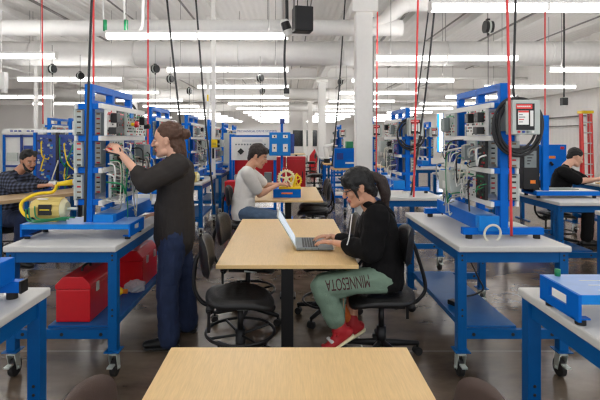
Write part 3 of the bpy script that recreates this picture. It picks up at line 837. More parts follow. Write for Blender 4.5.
# ------------------------------------------------------------------ electric motors
def make_motor(label, body='tan'):
    t = thing('electric_motor', (0, 0, 0), 0, label, 'motor')
    b = MB(); b.cyl((-.10, 0, .085), (.09, 0, .085), .078, seg=28)
    for k in range(14):
        a = 2 * PI * k / 14; c = V((0, math.cos(a) * .08, .085 + math.sin(a) * .08))
        if c.z > .03: b.box(-.06, .09, c.y - .004, c.y + .004, c.z - .004, c.z + .004)
    b.build('housing', body, t)
    MB().cyl((.09, 0, .085), (.118, 0, .085), .074, .05, seg=28).build('end_bell', 'gear_cream', t)
    MB().cyl((-.13, 0, .085), (-.10, 0, .085), .06, .076, seg=28).build('fan_cover', body, t)
    MB().cyl((.118, 0, .085), (.19, 0, .085), .011, seg=12).build('shaft', 'chrome', t)
    b = MB(); b.box(-.05, .04, -.088, -.072, .05, .125, 0); b.box(-.04, .03, -.0895, -.088, .085, .092, 1)
    b.build('rating_plate', ['black', 'yellow'], t)
    MB().box(-.09, .07, -.07, .07, 0, .012).build('mount_foot', body, t)
    MB().box(-.075, .055, -.035, .035, .012, .03).build('mount_saddle', body, t)
    MB().box(-.11, -.055, -.11, -.07, .04, .11).build('terminal_box', 'tan', t, bevel=.004)
    MB().box(-.08, -.01, -.045, -.02, .156, .163).build('info_label', 'white', t)
    return t
TZ = BT + .110
mo = make_motor('tan electric motor with black rating plate on the blue tray beside the plaid-shirted man')
mo.location = (-1.74, 3.37, TZ)
dup(mo, (-1.57, 7.45, BT), 0, 'yellow and tan motor on the distant bench behind the back of the standing man')
def cable(name, pts, r, m, label, cat, group=None, seg=8):
    o = MB().tube(pts, r, seg=seg).build(name, m, None, smooth=True)
    return tag(o, label, cat, group)
cable('motor_cable', [(-1.845, 3.36, TZ + .06), (-1.90, 3.35, TZ + .03), (-1.965, 3.38, TZ + .07), (-1.98, 3.42, TZ + .13), (-1.9, 3.47, TZ + .18), (-1.80, 3.50, TZ + .19), (-1.765, 3.5, TZ + .245)],
      .012, 'yellow', 'thick yellow cable looping from the tan motor up to the trainer', 'cable')
t = thing('cable_plug', tuple(at(75, 182.5, 3.5)), 0, 'yellow cable plug with white collar held against the trainer', 'plug')
MB().cyl((-.13, 0, -.012), (-.01, 0, .004), .016, .024, seg=14).build('plug_grip', 'yellow', t, smooth=True)
MB().cyl((-.01, 0, .004), (.06, 0, .006), .022, seg=14).build('plug_collar', 'panel_white', t, smooth=True)
for k, (dx, dy, dz) in enumerate(((0, 0, 0), (.03, -.015, .012), (.08, -.03, .024))):
    cable('jumper_lead', [(-1.86 + dx, 3.25 + dy, TZ + .10 + dz), (-1.85 + dx, 3.255 + dy, TZ + .02 + dz), (-1.76 + dx, 3.25 + dy, TZ + .008 + dz), (-1.66 + dx, 3.26 + dy, TZ + .02 + dz), (-1.6 + dx, 3.3 + dy, TZ + .012 + dz)],
          .005, 'green', 'thin green jumper lead in front of the tan motor on the blue tray', 'wire', 'green jumper leads by the tan motor')

# ------------------------------------------------------------------ coil of black cable on the operator panel
pts = []; rnd = random.Random(3)
cc = at(520.5, 125, 3.13)
N = 6
for i in range(N * 14 + 1):
    a = 2 * PI * i / 14 + PI / 2
    turn = i / 14
    R = .150 + .022 * math.sin(turn * 2.1 + 1)
    rz = 1.16 + .07 * math.sin(turn * 1.7)
    pts.append(V((cc.x + .004 + R * math.cos(a) + .008 * math.sin(turn * 3), 3.178 - .004 * turn + .006 * math.sin(a * 1.5), cc.z + R * rz * math.sin(a) - .006 * turn * (math.sin(a) < 0))))
top = at(513.5, 92, 3.2)
pts = [V((1.64, 3.2, 4.58)), V((1.60, 3.2, 3.4)), V((1.57, 3.2, 2.3)), top] + pts
cable('coiled_cable', pts, .0085, 'cable_black', 'thick black cable coiled around the grey operator panel and hanging from the ceiling', 'cable')
tag(MB().torus((0, 0, 0), .06, .008, axis='y').build('cable_loop', 'cable_white', smooth=True), 'loop of cream cable hung on the foot bar under the red hose', 'cable')
o = bpy.data.objects['cable_loop']; o.location = at(492.5, 233.5, 3.2); o.rotation_euler = (0.1, 0.2, 0.15)
# second coil, on the trainer behind the ponytail
c2 = at(412, 134, 5.8); pts = []
for i in range(5 * 14 + 1):
    a = 2 * PI * i / 14 + PI / 2; turn = i / 14
    R = .155 + .024 * math.sin(turn * 2.1)
    pts.append(V((c2.x + R * math.cos(a), 5.885 - .012 * (turn % 2), c2.z + R * 1.15 * math.sin(a))))
pts = [V((1.95, 5.86, 4.58)), V((1.80, 5.86, 3.4)), V((1.66, 5.86, 2.3)), at(415, 112, 5.86)] + pts
cable('coiled_cable', pts, .0095, 'cable_black', 'black cable coiled on the trainer behind the ponytail of the seated woman', 'cable')

# ------------------------------------------------------------------ hanging hoses and power cords
def drop(name, px0, px1, py1, y, r, m, label, cat, bend=0.0, zt=4.58, extra=()):
    e = at(px1, py1, y)
    p_top = at(px0, 0, y)
    slope = (p_top.x - e.x) / max(.1, (p_top.z - e.z))
    top = V((e.x + slope * (zt - e.z), y, zt))
    pts = [top, top.lerp(e, .33) + V((bend * .6, 0, 0)), top.lerp(e, .66) + V((bend, 0, 0)), e] + [V(p) for p in extra]
    return cable(name, pts, r, m, label, cat)
drop('hanging_air_hose', 505.5, 511.5, 236, 3.07, .009, 'hose_red', 'red air hose hanging in front of the blue post with the coiled black cable', 'hose', .01)
drop('hanging_air_hose', 418, 413.5, 206, 5.55, .012, 'hose_red', 'red air hose hanging down beside the second coiled cable', 'hose', .0)
drop('hanging_air_hose', 377.5, 376, 192, 8.0, .012, 'hose_red', 'thin red air hose hanging beside the big white column', 'hose')
drop('hanging_air_hose', 93.5, 93.5, 88, 4.4, .010, 'hose_red', 'red air hose dropping behind the black cord over the motor trainer', 'hose')
drop('hanging_air_hose', 148, 148, 175, 4.9, .009, 'hose_red', 'thin red air hose between the trainer and the face of the standing man', 'hose')
drop('hanging_air_hose', 42, 43, 124, 7.6, .011, 'hose_red', 'thin red air hose over the head of the plaid-shirted man', 'hose')
drop('hanging_air_hose', 545, 545, 172, 7.4, .011, 'hose_red', 'thin red air hose between the coiled cable and the man in black', 'hose')
drop('hanging_power_cord', 94, 85, 222, 3.16, .009, 'cable_black', 'black power cord running down along the post of the motor trainer', 'cord', -.015)
drop('hanging_power_cord', 434, 411, 196, 5.72, .012, 'cable_black', 'black power cord falling past the second coiled cable to the bench', 'cord', .03)
drop('hanging_power_cord', 168, 181, 128, 4.6, .010, 'cable_black', 'black power cord above the head of the standing man', 'cord', -.01)
drop('hanging_power_cord', 196.5, 214, 205, 6.9, .014, 'cable_black', 'black power cord slanting down behind the back of the standing man', 'cord', -.02)
drop('hanging_power_cord', 564, 564, 97, 8.4, .014, 'cable_black', 'black cord with a small pendant socket over the man in black', 'cord')
drop('hanging_power_cord', 373, 373, 112, 9.3, .016, 'conduit', 'dark drop cord just beside the big white column', 'cord')
drop('hanging_power_cord', 345, 332, 166, 8.9, .014, 'cable_black', 'black cord slanting down over the blue cart behind the column', 'cord', .02)
t = thing('hanging_socket', tuple(at(564, 101, 8.4)), 0, 'small black pendant socket box over the man in black', 'socket')
MB().box(-.05, .05, -.05, .05, -.08, .06).build('socket_body', 'black', t, bevel=.01)
MB().box(-.04, .04, -.04, .04, -.1, -.08).build('socket_face', 'panel_white', t)
# plug boxes on the centre cord
e0 = at(287, 20, 5.6)
cable('hanging_power_cord', [V((e0.x - .02, 5.6, 4.58)), V((e0.x - .01, 5.6, 3.9)), V((e0.x, 5.6, e0.z))], .02, 'cable_black', 'short black cord holding the tilted white connector near the speaker', 'cord')
t = thing('hanging_connector', tuple(at(286.5, 28, 5.6)), 0, 'black and white twist connector hanging tilted beside the speaker', 'connector')
R_ = Matrix.Rotation(math.radians(-18), 3, 'Y')
MB().cyl(R_ @ V((0, 0, -.03)), R_ @ V((0, 0, .07)), .062, .055, seg=18).build('connector_body', 'black', t)
MB().cyl(R_ @ V((0, 0, .07)), R_ @ V((0, 0, .1)), .06, .045, seg=18).build('upper_collar', 'panel_white', t)
MB().cyl(R_ @ V((0, 0, -.1)), R_ @ V((0, 0, -.03)), .05, .06, seg=18).build('lower_collar', 'panel_white', t)
cable('hanging_power_cord', [at(285.5, 35, 5.6), at(284.5, 55, 5.6), at(285, 75, 5.6), at(286, 88, 5.6)], .014, 'cable_black', 'cord between the twist connector and the lower plug box', 'cord')
t = thing('hanging_connector', tuple(at(286.5, 93, 5.6)), 0, 'small plug box on the lower end of the centre cord', 'connector')
MB().box(-.035, .035, -.035, .035, -.01, .06).build('connector_body', 'black', t, bevel=.01)
MB().box(-.03, .03, -.03, .03, -.05, -.01).build('lower_collar', 'panel_white', t, bevel=.008)
# white unit at the picture edge and the stiff plug cord by the standing man's face
t = thing('hanging_unit', tuple(at(1, 82, 7.6)), 0, 'white box hanging under the ducts at the edge over the plaid-shirted man', 'box')
MB().box(-.2, .09, -.06, .06, -.12, .16).build('unit_body', 'white', t, bevel=.01)
MB().box(.03, .08, -.05, .05, -.18, -.12).build('unit_socket', 'white', t, bevel=.006)
MB().cyl((0, 0, .16), (0, 0, 1.6), .008, seg=8).build('hanger_rod', 'duct', t)
t = thing('plug_cord', (0, 0, 0), 0, 'stiff black cord ending in a square plug before the face of the standing man', 'cord')
MB().tube([at(129, 104, 4.3), at(133, 106, 4.3), at(137, 112, 4.29), at(141, 120, 4.28), at(145, 125, 4.28)], .012).build('cord', 'cable_black', t, smooth=True)
p = at(147, 126.5, 4.28); MB().box(p.x - .03, p.x + .03, p.y - .025, p.y + .025, p.z - .022, p.z + .022).build('plug', 'black', t, bevel=.006)
# loudspeaker
s = at(302.5, 20, 5.4)
t = thing('hanging_speaker', tuple(s), math.radians(12), 'black loudspeaker hanging under the ceiling', 'speaker')
MB().box(-.11, .11, -.09, .09, -.145, .145).build('speaker_cabinet', 'black', t, bevel=.012)
MB().box(-.1, .1, -.096, -.09, -.135, .135).build('grille', 'dark_metal', t)
for q in (-1, 1): MB().cyl((q * .06, 0, .145), (q * .06, 0, 4.595 - s.z), .006, seg=6).build('hanger_wire', 'dark_metal', t)
# retractable reels
def make_reel(label):
    t = thing('hanging_cord_reel', (0, 0, 0), 0, label, 'reel')
    MB().cyl((-.05, 0, 0), (.0, 0, 0), .10, seg=22).build('reel_drum', 'black', t)
    MB().cyl((.0, 0, 0), (.03, 0, 0), .105, seg=22).build('reel_cover', 'panel_grey', t)
    MB().cyl((.03, 0, 0), (.075, 0, 0), .095, seg=22).build('reel_drum', 'black', t)
    MB().box(-.02, .03, -.03, .03, .09, .13).build('reel_bracket', 'black', t)
    MB().cyl((.005, 0, .13), (.005, 0, .6), .008, seg=8).build('hanger_rod', 'conduit', t)
    MB().cyl((.01, 0, -.14), (.01, 0, -.1), .02, seg=10).build('cord_stop', 'black', t)
    MB().cyl((.01, 0, -1.2), (.01, 0, -.14), .006, seg=6).build('reel_cord', 'cable_black', t)
    return t
RL = None
reels = [(487.5, 27, 7.4, 'cord reel hanging above the trainer with the coiled black cable'), (170, 79, 9.0, 'cord reel hanging at the left end of a tube light over the standing man'),
         (155, 69, 8.2, 'cord reel over the head of the standing man, beside the wide duct'), (52, 69, 8.3, 'cord reel above the plaid-shirted man'), (80, 76, 9.4, 'cord reel between the plaid-shirted man and the motor trainer'),
         (260, 78, 9.2, 'cord reel under the wide duct above the white T-shirt'), (189, 91, 11.0, 'small cord reel between the black cords behind the standing man'),
         (262, 91, 12.0, 'small cord reel above the panel with blue heading'), (340, 82, 12.0, 'small cord reel beside the distant white columns')]
for px, py, y, lab in reels:
    p = at(px, py, y); lab = lab.replace('left end', 'end')
    if RL is None: RL = make_reel(lab); RL.location = p
    else:
        o = dup(RL, p, random.uniform(-.6, .6), lab); o.scale = (.72, .72, .72)

# ------------------------------------------------------------------ laptop (hinge at the origin, keyboard towards +x)
LX, LY = .055, 3.50
t = thing('laptop', (LX, LY, .74), math.radians(0), 'open grey laptop the woman is typing on', 'laptop')
MB().box(0, .285, 0, .375, .006, .024).build('base', 'steel_grey', t, bevel=.004)
b = MB()
for i in range(6):
    for j in range(15): b.box(.05 + i * .02, .066 + i * .02, .022 + j * .0222, .041 + j * .0222, .024, .0262)
b.build('keyboard', 'black', t)
MB().box(.195, .27, .14, .24, .024, .0252).build('touchpad', 'panel_grey', t)
for x in (.03, .25):
    for y in (.03, .345): MB().cyl((x, y, 0), (x, y, .006), .01, seg=8).build('rubber_foot', 'rubber', t)
Rt = Matrix.Rotation(math.radians(-31), 4, 'Y')
scr = MB().box(-.008, 0, 0, .375, 0, .285).build('screen_lid', 'panel_grey', t, bevel=.003); scr.matrix_local = Matrix.Translation((.004, 0, .024)) @ Rt
MB().box(0, .0015, .012, .363, .02, .27).build('display', emit('laptop_display', (.75, .82, .9), .35), scr)
b = MB()
for k in range(3): b.cyl((.07 + k * .05, -.001, .016), (.07 + k * .05, .002, .016), .004, seg=8)
b.build('port', 'black', t)

# ------------------------------------------------------------------ gear model on a blue box
g = at(287, 197, 6.62)
t = thing('gear_model', (g.x, 6.62, .74), 0, 'cream gear wheel model on a blue box beside the man in white', 'model')
bx_ = MB().box(-.2, .2, 0, .26, 0, .125).build('box', 'rig_blue', t, bevel=.006)
MB().box(-.08, .08, -.01, 0, .055, .075).build('box_handle', 'orange', bx_)
MB().box(-.12, .2, -.01, .28, .125, .15).build('lid_edge', 'yellow', t, bevel=.005)
def gear(c, R, th, n, spokes):
    b = MB(); c = V(c)
    b.torus((c.x, c.y, c.z), R * .86, R * .12, seg=36, rs=8, axis='y')
    for k in range(n):
        a = 2 * PI * k / n; p = c + V((math.cos(a), 0, math.sin(a))) * R
        b.box(p.x - R * .07, p.x + R * .07, c.y - th / 2, c.y + th / 2, p.z - R * .07, p.z + R * .07)
    for k in range(spokes):
        a = 2 * PI * k / spokes + .4; b.cyl(c, c + V((math.cos(a), 0, math.sin(a))) * R * .85, R * .1, seg=8)
    b.cyl(c - V((0, th, 0)), c + V((0, th, 0)), R * .25, seg=16)
    return b
gear((-.01, .1, .27), .125, .03, 22, 5).build('gear_wheel', 'gear_cream', t, smooth=False)
gear((.13, .12, .24), .085, .03, 16, 4).build('gear_wheel', 'yellow', t)
MB().box(-.02, .0, .09, .15, .15, .30).build('bearing_post', 'chrome', t)
MB().box(-.07, .0, .16, .2, .15, .42).build('motor_block', 'red', t, bevel=.01)
b = MB(); b.cap((.1, .02, .17), .02, (.14, .02, .34), .012); b.build('pinion_arm', 'yellow', t, smooth=True)

# ------------------------------------------------------------------ rack with the printed heading behind the white T-shirt
def text_mesh(body, size, name='text'):
    cu = bpy.data.curves.new(name, 'FONT'); cu.body = body; cu.size = size; cu.align_x = 'CENTER'; cu.align_y = 'CENTER'; cu.extrude = .001
    o = bpy.data.objects.new(name, cu); C.objects.link(o)
    bpy.context.view_layer.update()
    me = bpy.data.meshes.new_from_object(o.evaluated_get(bpy.context.evaluated_depsgraph_get()))
    bpy.data.objects.remove(o); bpy.data.curves.remove(cu)
    return me
RY = 9.6
def make_drive_rack(heading, label, loc):
    t = thing('drive_rack', loc, 0, label, 'rack')
    for x in (-.62, .30):
        for y in (0, .5): MB().box(x - .025, x + .025, y, y + .05, 0, 1.68).build('post', 'rig_blue', t)
    for z in (.1, .62, 1.14, 1.36, 1.62):
        MB().box(-.595, .275, .0, .04, z, z + .04).build('cross_rail', 'rig_blue', t)
    MB().box(-.6, .34, -.03, -.004, 1.14, 1.62).build('module_panel', 'panel_white', t)
    sg = MB().box(-.5, .35, -.01, .02, 1.66, 1.80).build('sign_board', 'white', t)
    if heading:
        me = text_mesh(heading, .062); me.materials.append(M['ink_blue'])
        o = bpy.data.objects.new('heading_text', me); C.objects.link(o); o.parent = sg
        o.location = (-.07, -.012, 1.74); o.rotation_euler = (PI / 2, 0, 0)
    rnd = random.Random(9)
    b = MB()
    b.box(-.38, .05, -.034, -.03, 1.52, 1.57, 0)
    for k in range(11): b.cyl((-.5 + k * .06, -.04, 1.465), (-.5 + k * .06, -.03, 1.465), .018, seg=8, mi=1)
    b.build('meter_strip', ['alu', 'steel_grey'], t)
    for x in (-.4, 0.0, .2): MB().prism([(x - .07, 1.32), (x, 1.25), (x + .07, 1.32), (x, 1.39)], -.06, -.03).build('belt_guard', 'black', t)
    for x, z in ((-.2, 1.36), (-.2, 1.25)): MB().cyl((x, -.05, z), (x, -.03, z), .04, seg=14).build('gauge', 'brown', t)
    MB().box(-.6, .3, .0, .5, .62, .65).build('rack_shelf', 'panel_white', t)
    for k in range(4):
        MB().box(-.55 + k * .21, -.4 + k * .21, .02, .3, .66, .82 + .05 * (k % 2)).build('drive_unit', ['panel_grey', 'dark_metal', 'panel_white', 'steel_grey'][k], t)
    return t
dr = make_drive_rack('MECHANICAL DRIVE SYSTEMS', 'blue framed rack with white panel headed in blue letters, behind the white T-shirt', (-.60, RY, 0))
# blue electrical box on a post
t = thing('electrical_box', (-.14, 8.9, 0), 0, 'bright blue electrical box on a post beside the head of the man in white', 'electrical box')
MB().box(-.025, .025, .1, .15, 0, 1.88).build('post', 'rig_blue', t)
MB().box(-.22, .22, -.3, .3, 0, .04).build('base_plate', 'rig_blue', t)
bb = MB().box(-.24, .17, -.06, .1, 1.26, 1.71).build('box_body', 'sky_blue', t, bevel=.008)
MB().box(.17, .24, -.02, .08, 1.30, 1.68).build('side_box', 'deep_blue', bb)
for x in (-.14, .07):
    for z, h in ((1.63, .03), (1.41, .075)):
        b = MB(); b.box(x - .045, x + .045, -.066, -.06, z - h, z + h, 0); b.box(x - .012, x + .012, -.07, -.066, z - .015, z + .015, 1)
        b.build('outlet_plate', ['panel_white', 'black'], bb)
MB().box(-.04, .06, .08, .12, 1.88, 1.98).build('antenna_block', 'deep_blue', t)
# red cabinet
t = thing('tool_cabinet', (-.05, 9.95, 0), 0, 'red metal cabinet on a blue frame behind the gear model', 'cabinet')
MB().box(-1.18, -.02, .3, .7, .42, 1.18).build('cabinet_body', 'red_dark', t, bevel=.01)
MB().box(.0, .42, .3, .7, .42, 1.18).build('cabinet_body', 'red_dark', t, bevel=.01)
for x0, x1 in ((-1.14, -.62), (-.58, -.06), (.03, .39)):
    d = MB().box(x0, x1, .285, .3, .5, 1.12).build('door', 'red', t, bevel=.004)
    MB().box(x1 - .05, x1 - .03, .27, .285, .7, .86).build('handle', 'black', d)
for x in (-1.16, .37):
    for y in (.32, .62): MB().box(x, x + .05, y, y + .05, 0, .42).build('frame_leg', 'rig_blue', t)
MB().box(-1.16, .42, .31, .36, .16, .2).build('frame_rail', 'rig_blue', t)
MB().box(-1.16, .42, .3, .34, .37, .41).build('frame_rail', 'rig_blue', t)
# red unit on blue frame left of the white T-shirt
t = thing('tool_cabinet', (-1.12, 9.12, 0), 0, 'small red cabinet with blue frame beside the chair back of the man in white', 'cabinet')
MB().box(-.16, .16, 0, .35, .35, .74).build('cabinet_body', 'red', t, bevel=.01)
for x in (-.17, .13):
    for y in (0, .3): MB().box(x, x + .04, y, y + .05, 0, .35).build('frame_leg', 'rig_blue', t)
MB().box(-.13, .13, .0, .05, .28, .33).build('frame_rail', 'rig_blue', t)

# ------------------------------------------------------------------ board racks near the plaid-shirted man
def make_board_rack(label, loc, w, cols, h0, h1, seed, top=True, rz=0):
    rnd = random.Random(seed)
    t = thing('board_rack', loc, rz, label, 'rack')
    n = len(cols)
    for k in range(n + 1):
        MB().box(-.02 + k * w / n, .02 + k * w / n, 0, .05, 0, h1 + .03).build('post', 'rig_blue' if k == 0 else 'dark_metal', t)
    MB().box(0, w, .0, .05, h1 + .03, h1 + .07).build('top_rail', 'alu', t)
    MB().box(-.3, -.02, .0, .05, .06, .1).build('foot_rail', 'rig_blue', t)
    for k, c in enumerate(cols):
        b = MB(); x0, x1 = .025 + k * w / n, -.025 + (k + 1) * w / n
        b.box(x0, x1, .01, .04, h0, h1, 0)
        for i in range(70):
            x = rnd.uniform(x0 + .02, x1 - .04); z = rnd.uniform(h0 + .03, h1 - .05); s = rnd.uniform(.006, .022)
            b.box(x - s, x + s, .0, .01, z - s * .8, z + s * .8, rnd.choice([1, 2, 2, 3, 4, 1]))
        b.build('circuit_board', [c, 'black', 'panel_grey', 'steel_grey', 'sky_blue'], t)
    for i in range(9):
        x0, z0 = rnd.uniform(.1, w - .05), rnd.uniform(h0 + .1, h1)
        x1, z1 = min(w, max(0, x0 + rnd.uniform(-.2, .25))), max(h0, z0 - rnd.uniform(.1, .5))
        MB().tube([(x0, -.002, z0), (x0 + .02, -.06, z0 - .04), ((x0 + x1) / 2, -.09, (z0 + z1) / 2 - .08), (x1, -.05, z1), (x1, -.002, z1 + .02)], .009, seg=6).build('jumper_lead', rnd.choice(['green', 'green', 'yellow', 'cable_white', 'green']), t, smooth=True)
    return t
make_board_rack('blue circuit board rack with green jumper leads beside the plaid-shirted man', (-3.68, 6.65, 0), .65, ['deep_blue', 'deep_blue'], .75, 1.65, 31)
make_board_rack('blue and grey board rack far behind the standing man\'s back', (-3.3, 12.4, 0), .9, ['panel_grey', 'deep_blue'], .8, 1.6, 32)
make_board_rack('grey board rack beyond the yellow caution tag', (-1.75, 12.95, 0), .55, ['panel_grey'], .9, 1.75, 35)
# white cabinets with blue frames and faded blue headings
for k in range(3):
    x = -6.85 + k * .87
    lab = 'white panel rack with blue frame behind the plaid-shirted man, %s from the picture edge' % ORD[k]
    t = thing('panel_rack', (x, 11.0, 0), 0, lab, 'rack', 'white panel racks behind the plaid-shirted man')
    for q in (0, .42, .82): MB().box(q, q + .045, 0, .05, 0, 1.68).build('post', 'rig_blue' if q != .42 else 'deep_blue', t)
    for z in (.9, 1.62): MB().box(.045, .82, .0, .04, z, z + .05).build('cross_rail', 'deep_blue', t)
    MB().box(.045, .82, .045, .06, .95, 1.62).build('back_panel', 'panel_white', t)
    b = MB(); b.box(.0, .86, .0, .02, 1.7, 1.83, 0)
    for j in range(7):
        if (j + k) % 4: b.box(.08 + j * .1, .15 + j * .1, -.002, .0, 1.75, 1.785, 1)
    b.build('header_board', ['panel_white', 'ink_blue'], t)
    MB().box(.1, .35, .0, .045, 1.05, 1.25).build('display_unit', 'panel_grey', t)
    MB().box(.5, .7, .0, .045, 1.28, 1.42).build('display_unit', 'deep_blue', t)
# white machine housing on top at the left
t = thing('machine_housing', (-3.85, 8.1, 0), 0, 'white machine housing with blue side trim above the circuit board rack', 'machine')
MB().box(.0, .62, .05, .5, 1.6, 1.9).build('housing', 'white', t, bevel=.02)
MB().box(-.05, .0, .03, .5, 1.55, 1.95).build('side_trim', 'rig_blue', t)
MB().box(.45, .5, .03, .05, 1.65, 1.85).build('side_trim', 'rig_blue', t)
for x in (0, .56):
    for y in (.06, .44): MB().box(x, x + .06, y, y + .06, 0, 1.6).build('stand_leg', 'steel_grey', t)

# ------------------------------------------------------------------ power poles and the caution tag
for px, y, lab in ((213.5, 9.0, 'slim white power pole carrying the yellow caution tag'), (208, 11.3, 'slim white power pole with yellow bands beside the caution tag'), (36, 11.5, 'white power pole beyond the plaid-shirted man')):
    p = at(px, CY, y)
    t = thing('power_pole', (p.x, y, 0), 0, lab, 'pole')
    MB().box(-.035, .035, -.035, .035, .02, 4.59).build('pole', 'white', t)
    MB().box(-.08, .08, -.08, .08, 0, .02).build('base_plate', 'white', t)
    MB().box(-.02, .02, -.04, -.035, 1.2, 1.4).build('outlet_strip', 'dark_metal', t)
    if 'bands' in lab:
        for z in (2.5, 1.45): MB().box(-.02, .02, -.038, -.035, z, z + .16).build('warning_band', 'yellow', t)
        MB().box(-.03, .03, -.042, -.035, 1.75, 1.83).build('status_box', 'red_dark', t)
p = at(214, 143.5, 8.9)
t = thing('caution_tag', (p.x, 8.93, p.z), 0, 'yellow caution tag on the slim white power pole', 'tag')
MB().box(-.06, .06, 0, .012, -.08, .08).build('tag_plate', 'yellow', t, bevel=.003)
MB().box(-.035, .035, -.002, 0, .0, .012).build('print_line', 'brown', t)
MB().box(-.035, .035, -.002, 0, -.03, -.02).build('print_line', 'brown', t)
t = thing('partition_screen', (-1.55, 10.9, 0), 0, 'grey partition screen with a cream shelf board beside the caution tag', 'screen')
MB().box(.0, .42, .0, .05, .3, 1.72).build('screen_panel', 'panel_grey', t)
MB().box(-.18, .42, -.15, .0, .98, 1.03).build('shelf_board', 'panel_white', t)
MB().box(-.26, .38, -.1, -.04, .2, .98).build('cabinet_box', 'panel_white', t)
for x in (0.02, .36): MB().box(x, x + .04, 0, .05, 0, .3).build('screen_leg', 'dark_metal', t)
MB().box(-.28, .4, -.12, -.02, 0, .2).build('plinth', 'panel_white', t)

# ------------------------------------------------------------------ right hand side: ladder, blue panel
t = thing('step_ladder', (8.3, 12.8, 0), 0, 'red step ladder with yellow top leaning at the white wall', 'ladder')
def rail(x0, x1, y0, y1, m_='red_pale'):
    b = MB(); b.prism([(y0 - .03, 0), (y0 + .03, 0), (y1 + .03, 2.28), (y1 - .03, 2.28)], x0, x1, axis='x'); return b
for x in (-.15, .11): rail(x, x + .04, -.06, .04).build('front_rail', 'red_pale', t)
for x in (-.13, .1): rail(x, x + .03, .08, .14).build('rear_rail', 'red', t)
for k in range(7):
    z = .28 + k * .29; y = -.06 + .1 * z / 2.28
    MB().box(-.11, .11, y - .04, y + .05, z, z + .03).build('step', 'alu', t)
MB().box(-.16, .16, -.04, .2, 2.285, 2.36).build('top_cap', 'yellow', t, bevel=.01)
t = thing('control_panel', (5.05, 9.0, 0), 0, 'blue control panel with orange label behind the man in black', 'panel')
MB().box(-.5, .38, 0, .12, .45, 1.47).build('panel_board', 'rig_blue', t, bevel=.006)
b = MB(); b.box(.0, .16, -.006, 0, 1.2, 1.25); b.build('warning_label', 'orange', t)
MB().cyl((.07, -.06, 1.08), (.07, 0, 1.12), .025, seg=12).build('selector_knob', 'black', t)
for x, z in ((-.35, 1.3), (-.35, 1.1), (-.2, .85), (.2, .9)): MB().box(x, x + .05, -.01, 0, z, z + .06).build('terminal_block', 'panel_white', t)
MB().box(.26, .33, -.006, 0, 1.38, 1.43).build('warning_sticker', 'red', t)
for x in (-.48, .32): MB().box(x, x + .05, .02, .1, 0, .45).build('stand_leg', 'bench_blue', t)
for x in (-.48, .32): MB().box(x, x + .05, -.2, .3, 0, .02).build('stand_foot', 'bench_blue', t)

# ------------------------------------------------------------------ blue carts and clutter between the columns
def make_cart(label, loc, top='wood'):
    t = thing('cart', loc, 0, label, 'cart')
    for x in (0, .54):
        for y in (0, .6):
            lg = MB().box(x, x + .045, y, y + .045, .1, .86).build('leg', 'rig_blue', t)
            MB().cyl((x + .01, y + .022, .05), (x + .035, y + .022, .05), .05, seg=14).build('caster', 'rubber', lg)
    MB().box(-.01, .6, -.01, .66, .86, .9).build('cart_top', top, t)
    for z in (.22, .78): MB().box(.045, .54, .0, .03, z, z + .05).build('cross_rail', 'rig_blue', t)
    MB().box(.02, .56, .03, .62, .27, .29).build('shelf', 'panel_white', t)
    return t
c0 = make_cart('blue framed cart with maple top just beyond the face of the seated woman', (1.02, 10.6, 0))
dup(c0, (.35 + .62, 12.6, 0), 0, 'blue framed cart with maple top, second beyond the face of the seated woman')
dup(c0, (2.75, 7.3, 0), 0, 'blue framed cart seen through the aisle between coiled cable and ponytail')
dup(c0, (2.2, 11.6, 0), 0, 'distant blue framed cart in the aisle beyond the second coiled cable')
dup(c0, (3.0 - 6.6, 9.9, 0), 0, 'blue framed cart beyond the table of the plaid-shirted man')
t = thing('test_cabinet', (1.06, 10.7, .9), 0, 'blue test cabinet standing on the maple topped cart beside the big column', 'cabinet')
MB().box(.0, .5, .0, .4, 0, .46).build('cabinet_body', 'rig_blue', t, bevel=.01)
MB().box(.05, .2, -.01, 0, .2, .35).build('front_plate', 'deep_blue', t)
MB().box(.25, .45, -.01, 0, .1, .14).build('label_strip', 'panel_white', t)
MB().box(.28, .46, .05, .3, .46, .62).build('top_unit', 'green', t, bevel=.01)
t = thing('robot_arm', (.92, 12.75, .9), 0, 'white and black robot arm on a cart beside the distant columns', 'robot arm')
MB().cyl((.15, .2, 0), (.15, .2, .12), .09, seg=18).build('arm_base', 'dark_metal', t)
MB().cap((.15, .2, .14), .07, (.1, .2, .42), .055).build('lower_arm', 'white', t, smooth=True)
MB().cap((.1, .2, .44), .06, (.32, .2, .52), .045).build('upper_arm', 'white', t, smooth=True)
MB().cap((.33, .2, .5), .035, (.36, .2, .34), .025).build('wrist', 'black', t, smooth=True)
dk = bpy.data.objects['robot_arm']
dup(dk, (2.95, 7.4, .9), .6, 'white and black robot arm on the cart between coiled cable and ponytail')
dup(dk, (2.4, 11.75, .9), 2.2, 'white and black robot arm on the cart in the aisle beyond the second coiled cable')
# dark wall displays on the end wall
for k, (x0, x1) in enumerate(((.35, 1.35), (1.5, 2.55))):
    t = thing('wall_display', (x0, YF - .08, 0), 0, 'dark flat display on the end wall, %s between the distant columns' % ORD[k], 'display', 'dark displays on the end wall')
    MB().box(0, x1 - x0, 0, .08, .85, 2.3).build('display_frame', 'dark_metal', t)
    MB().box(.03, x1 - x0 - .03, -.01, 0, .88, 2.27).build('display_glass', 'screen', t)
# red chair or bin glimpsed between the columns
o = MB().prism([(0, 0), (.4, 0), (.42, .7), (.3, 1.05), (.05, .7)], 0, .5).build('red_bin', 'red', None, bevel=.02); o.location = (1.0, 23.2, 0)
tag(o, 'red bin glimpsed between the distant white columns', 'bin')
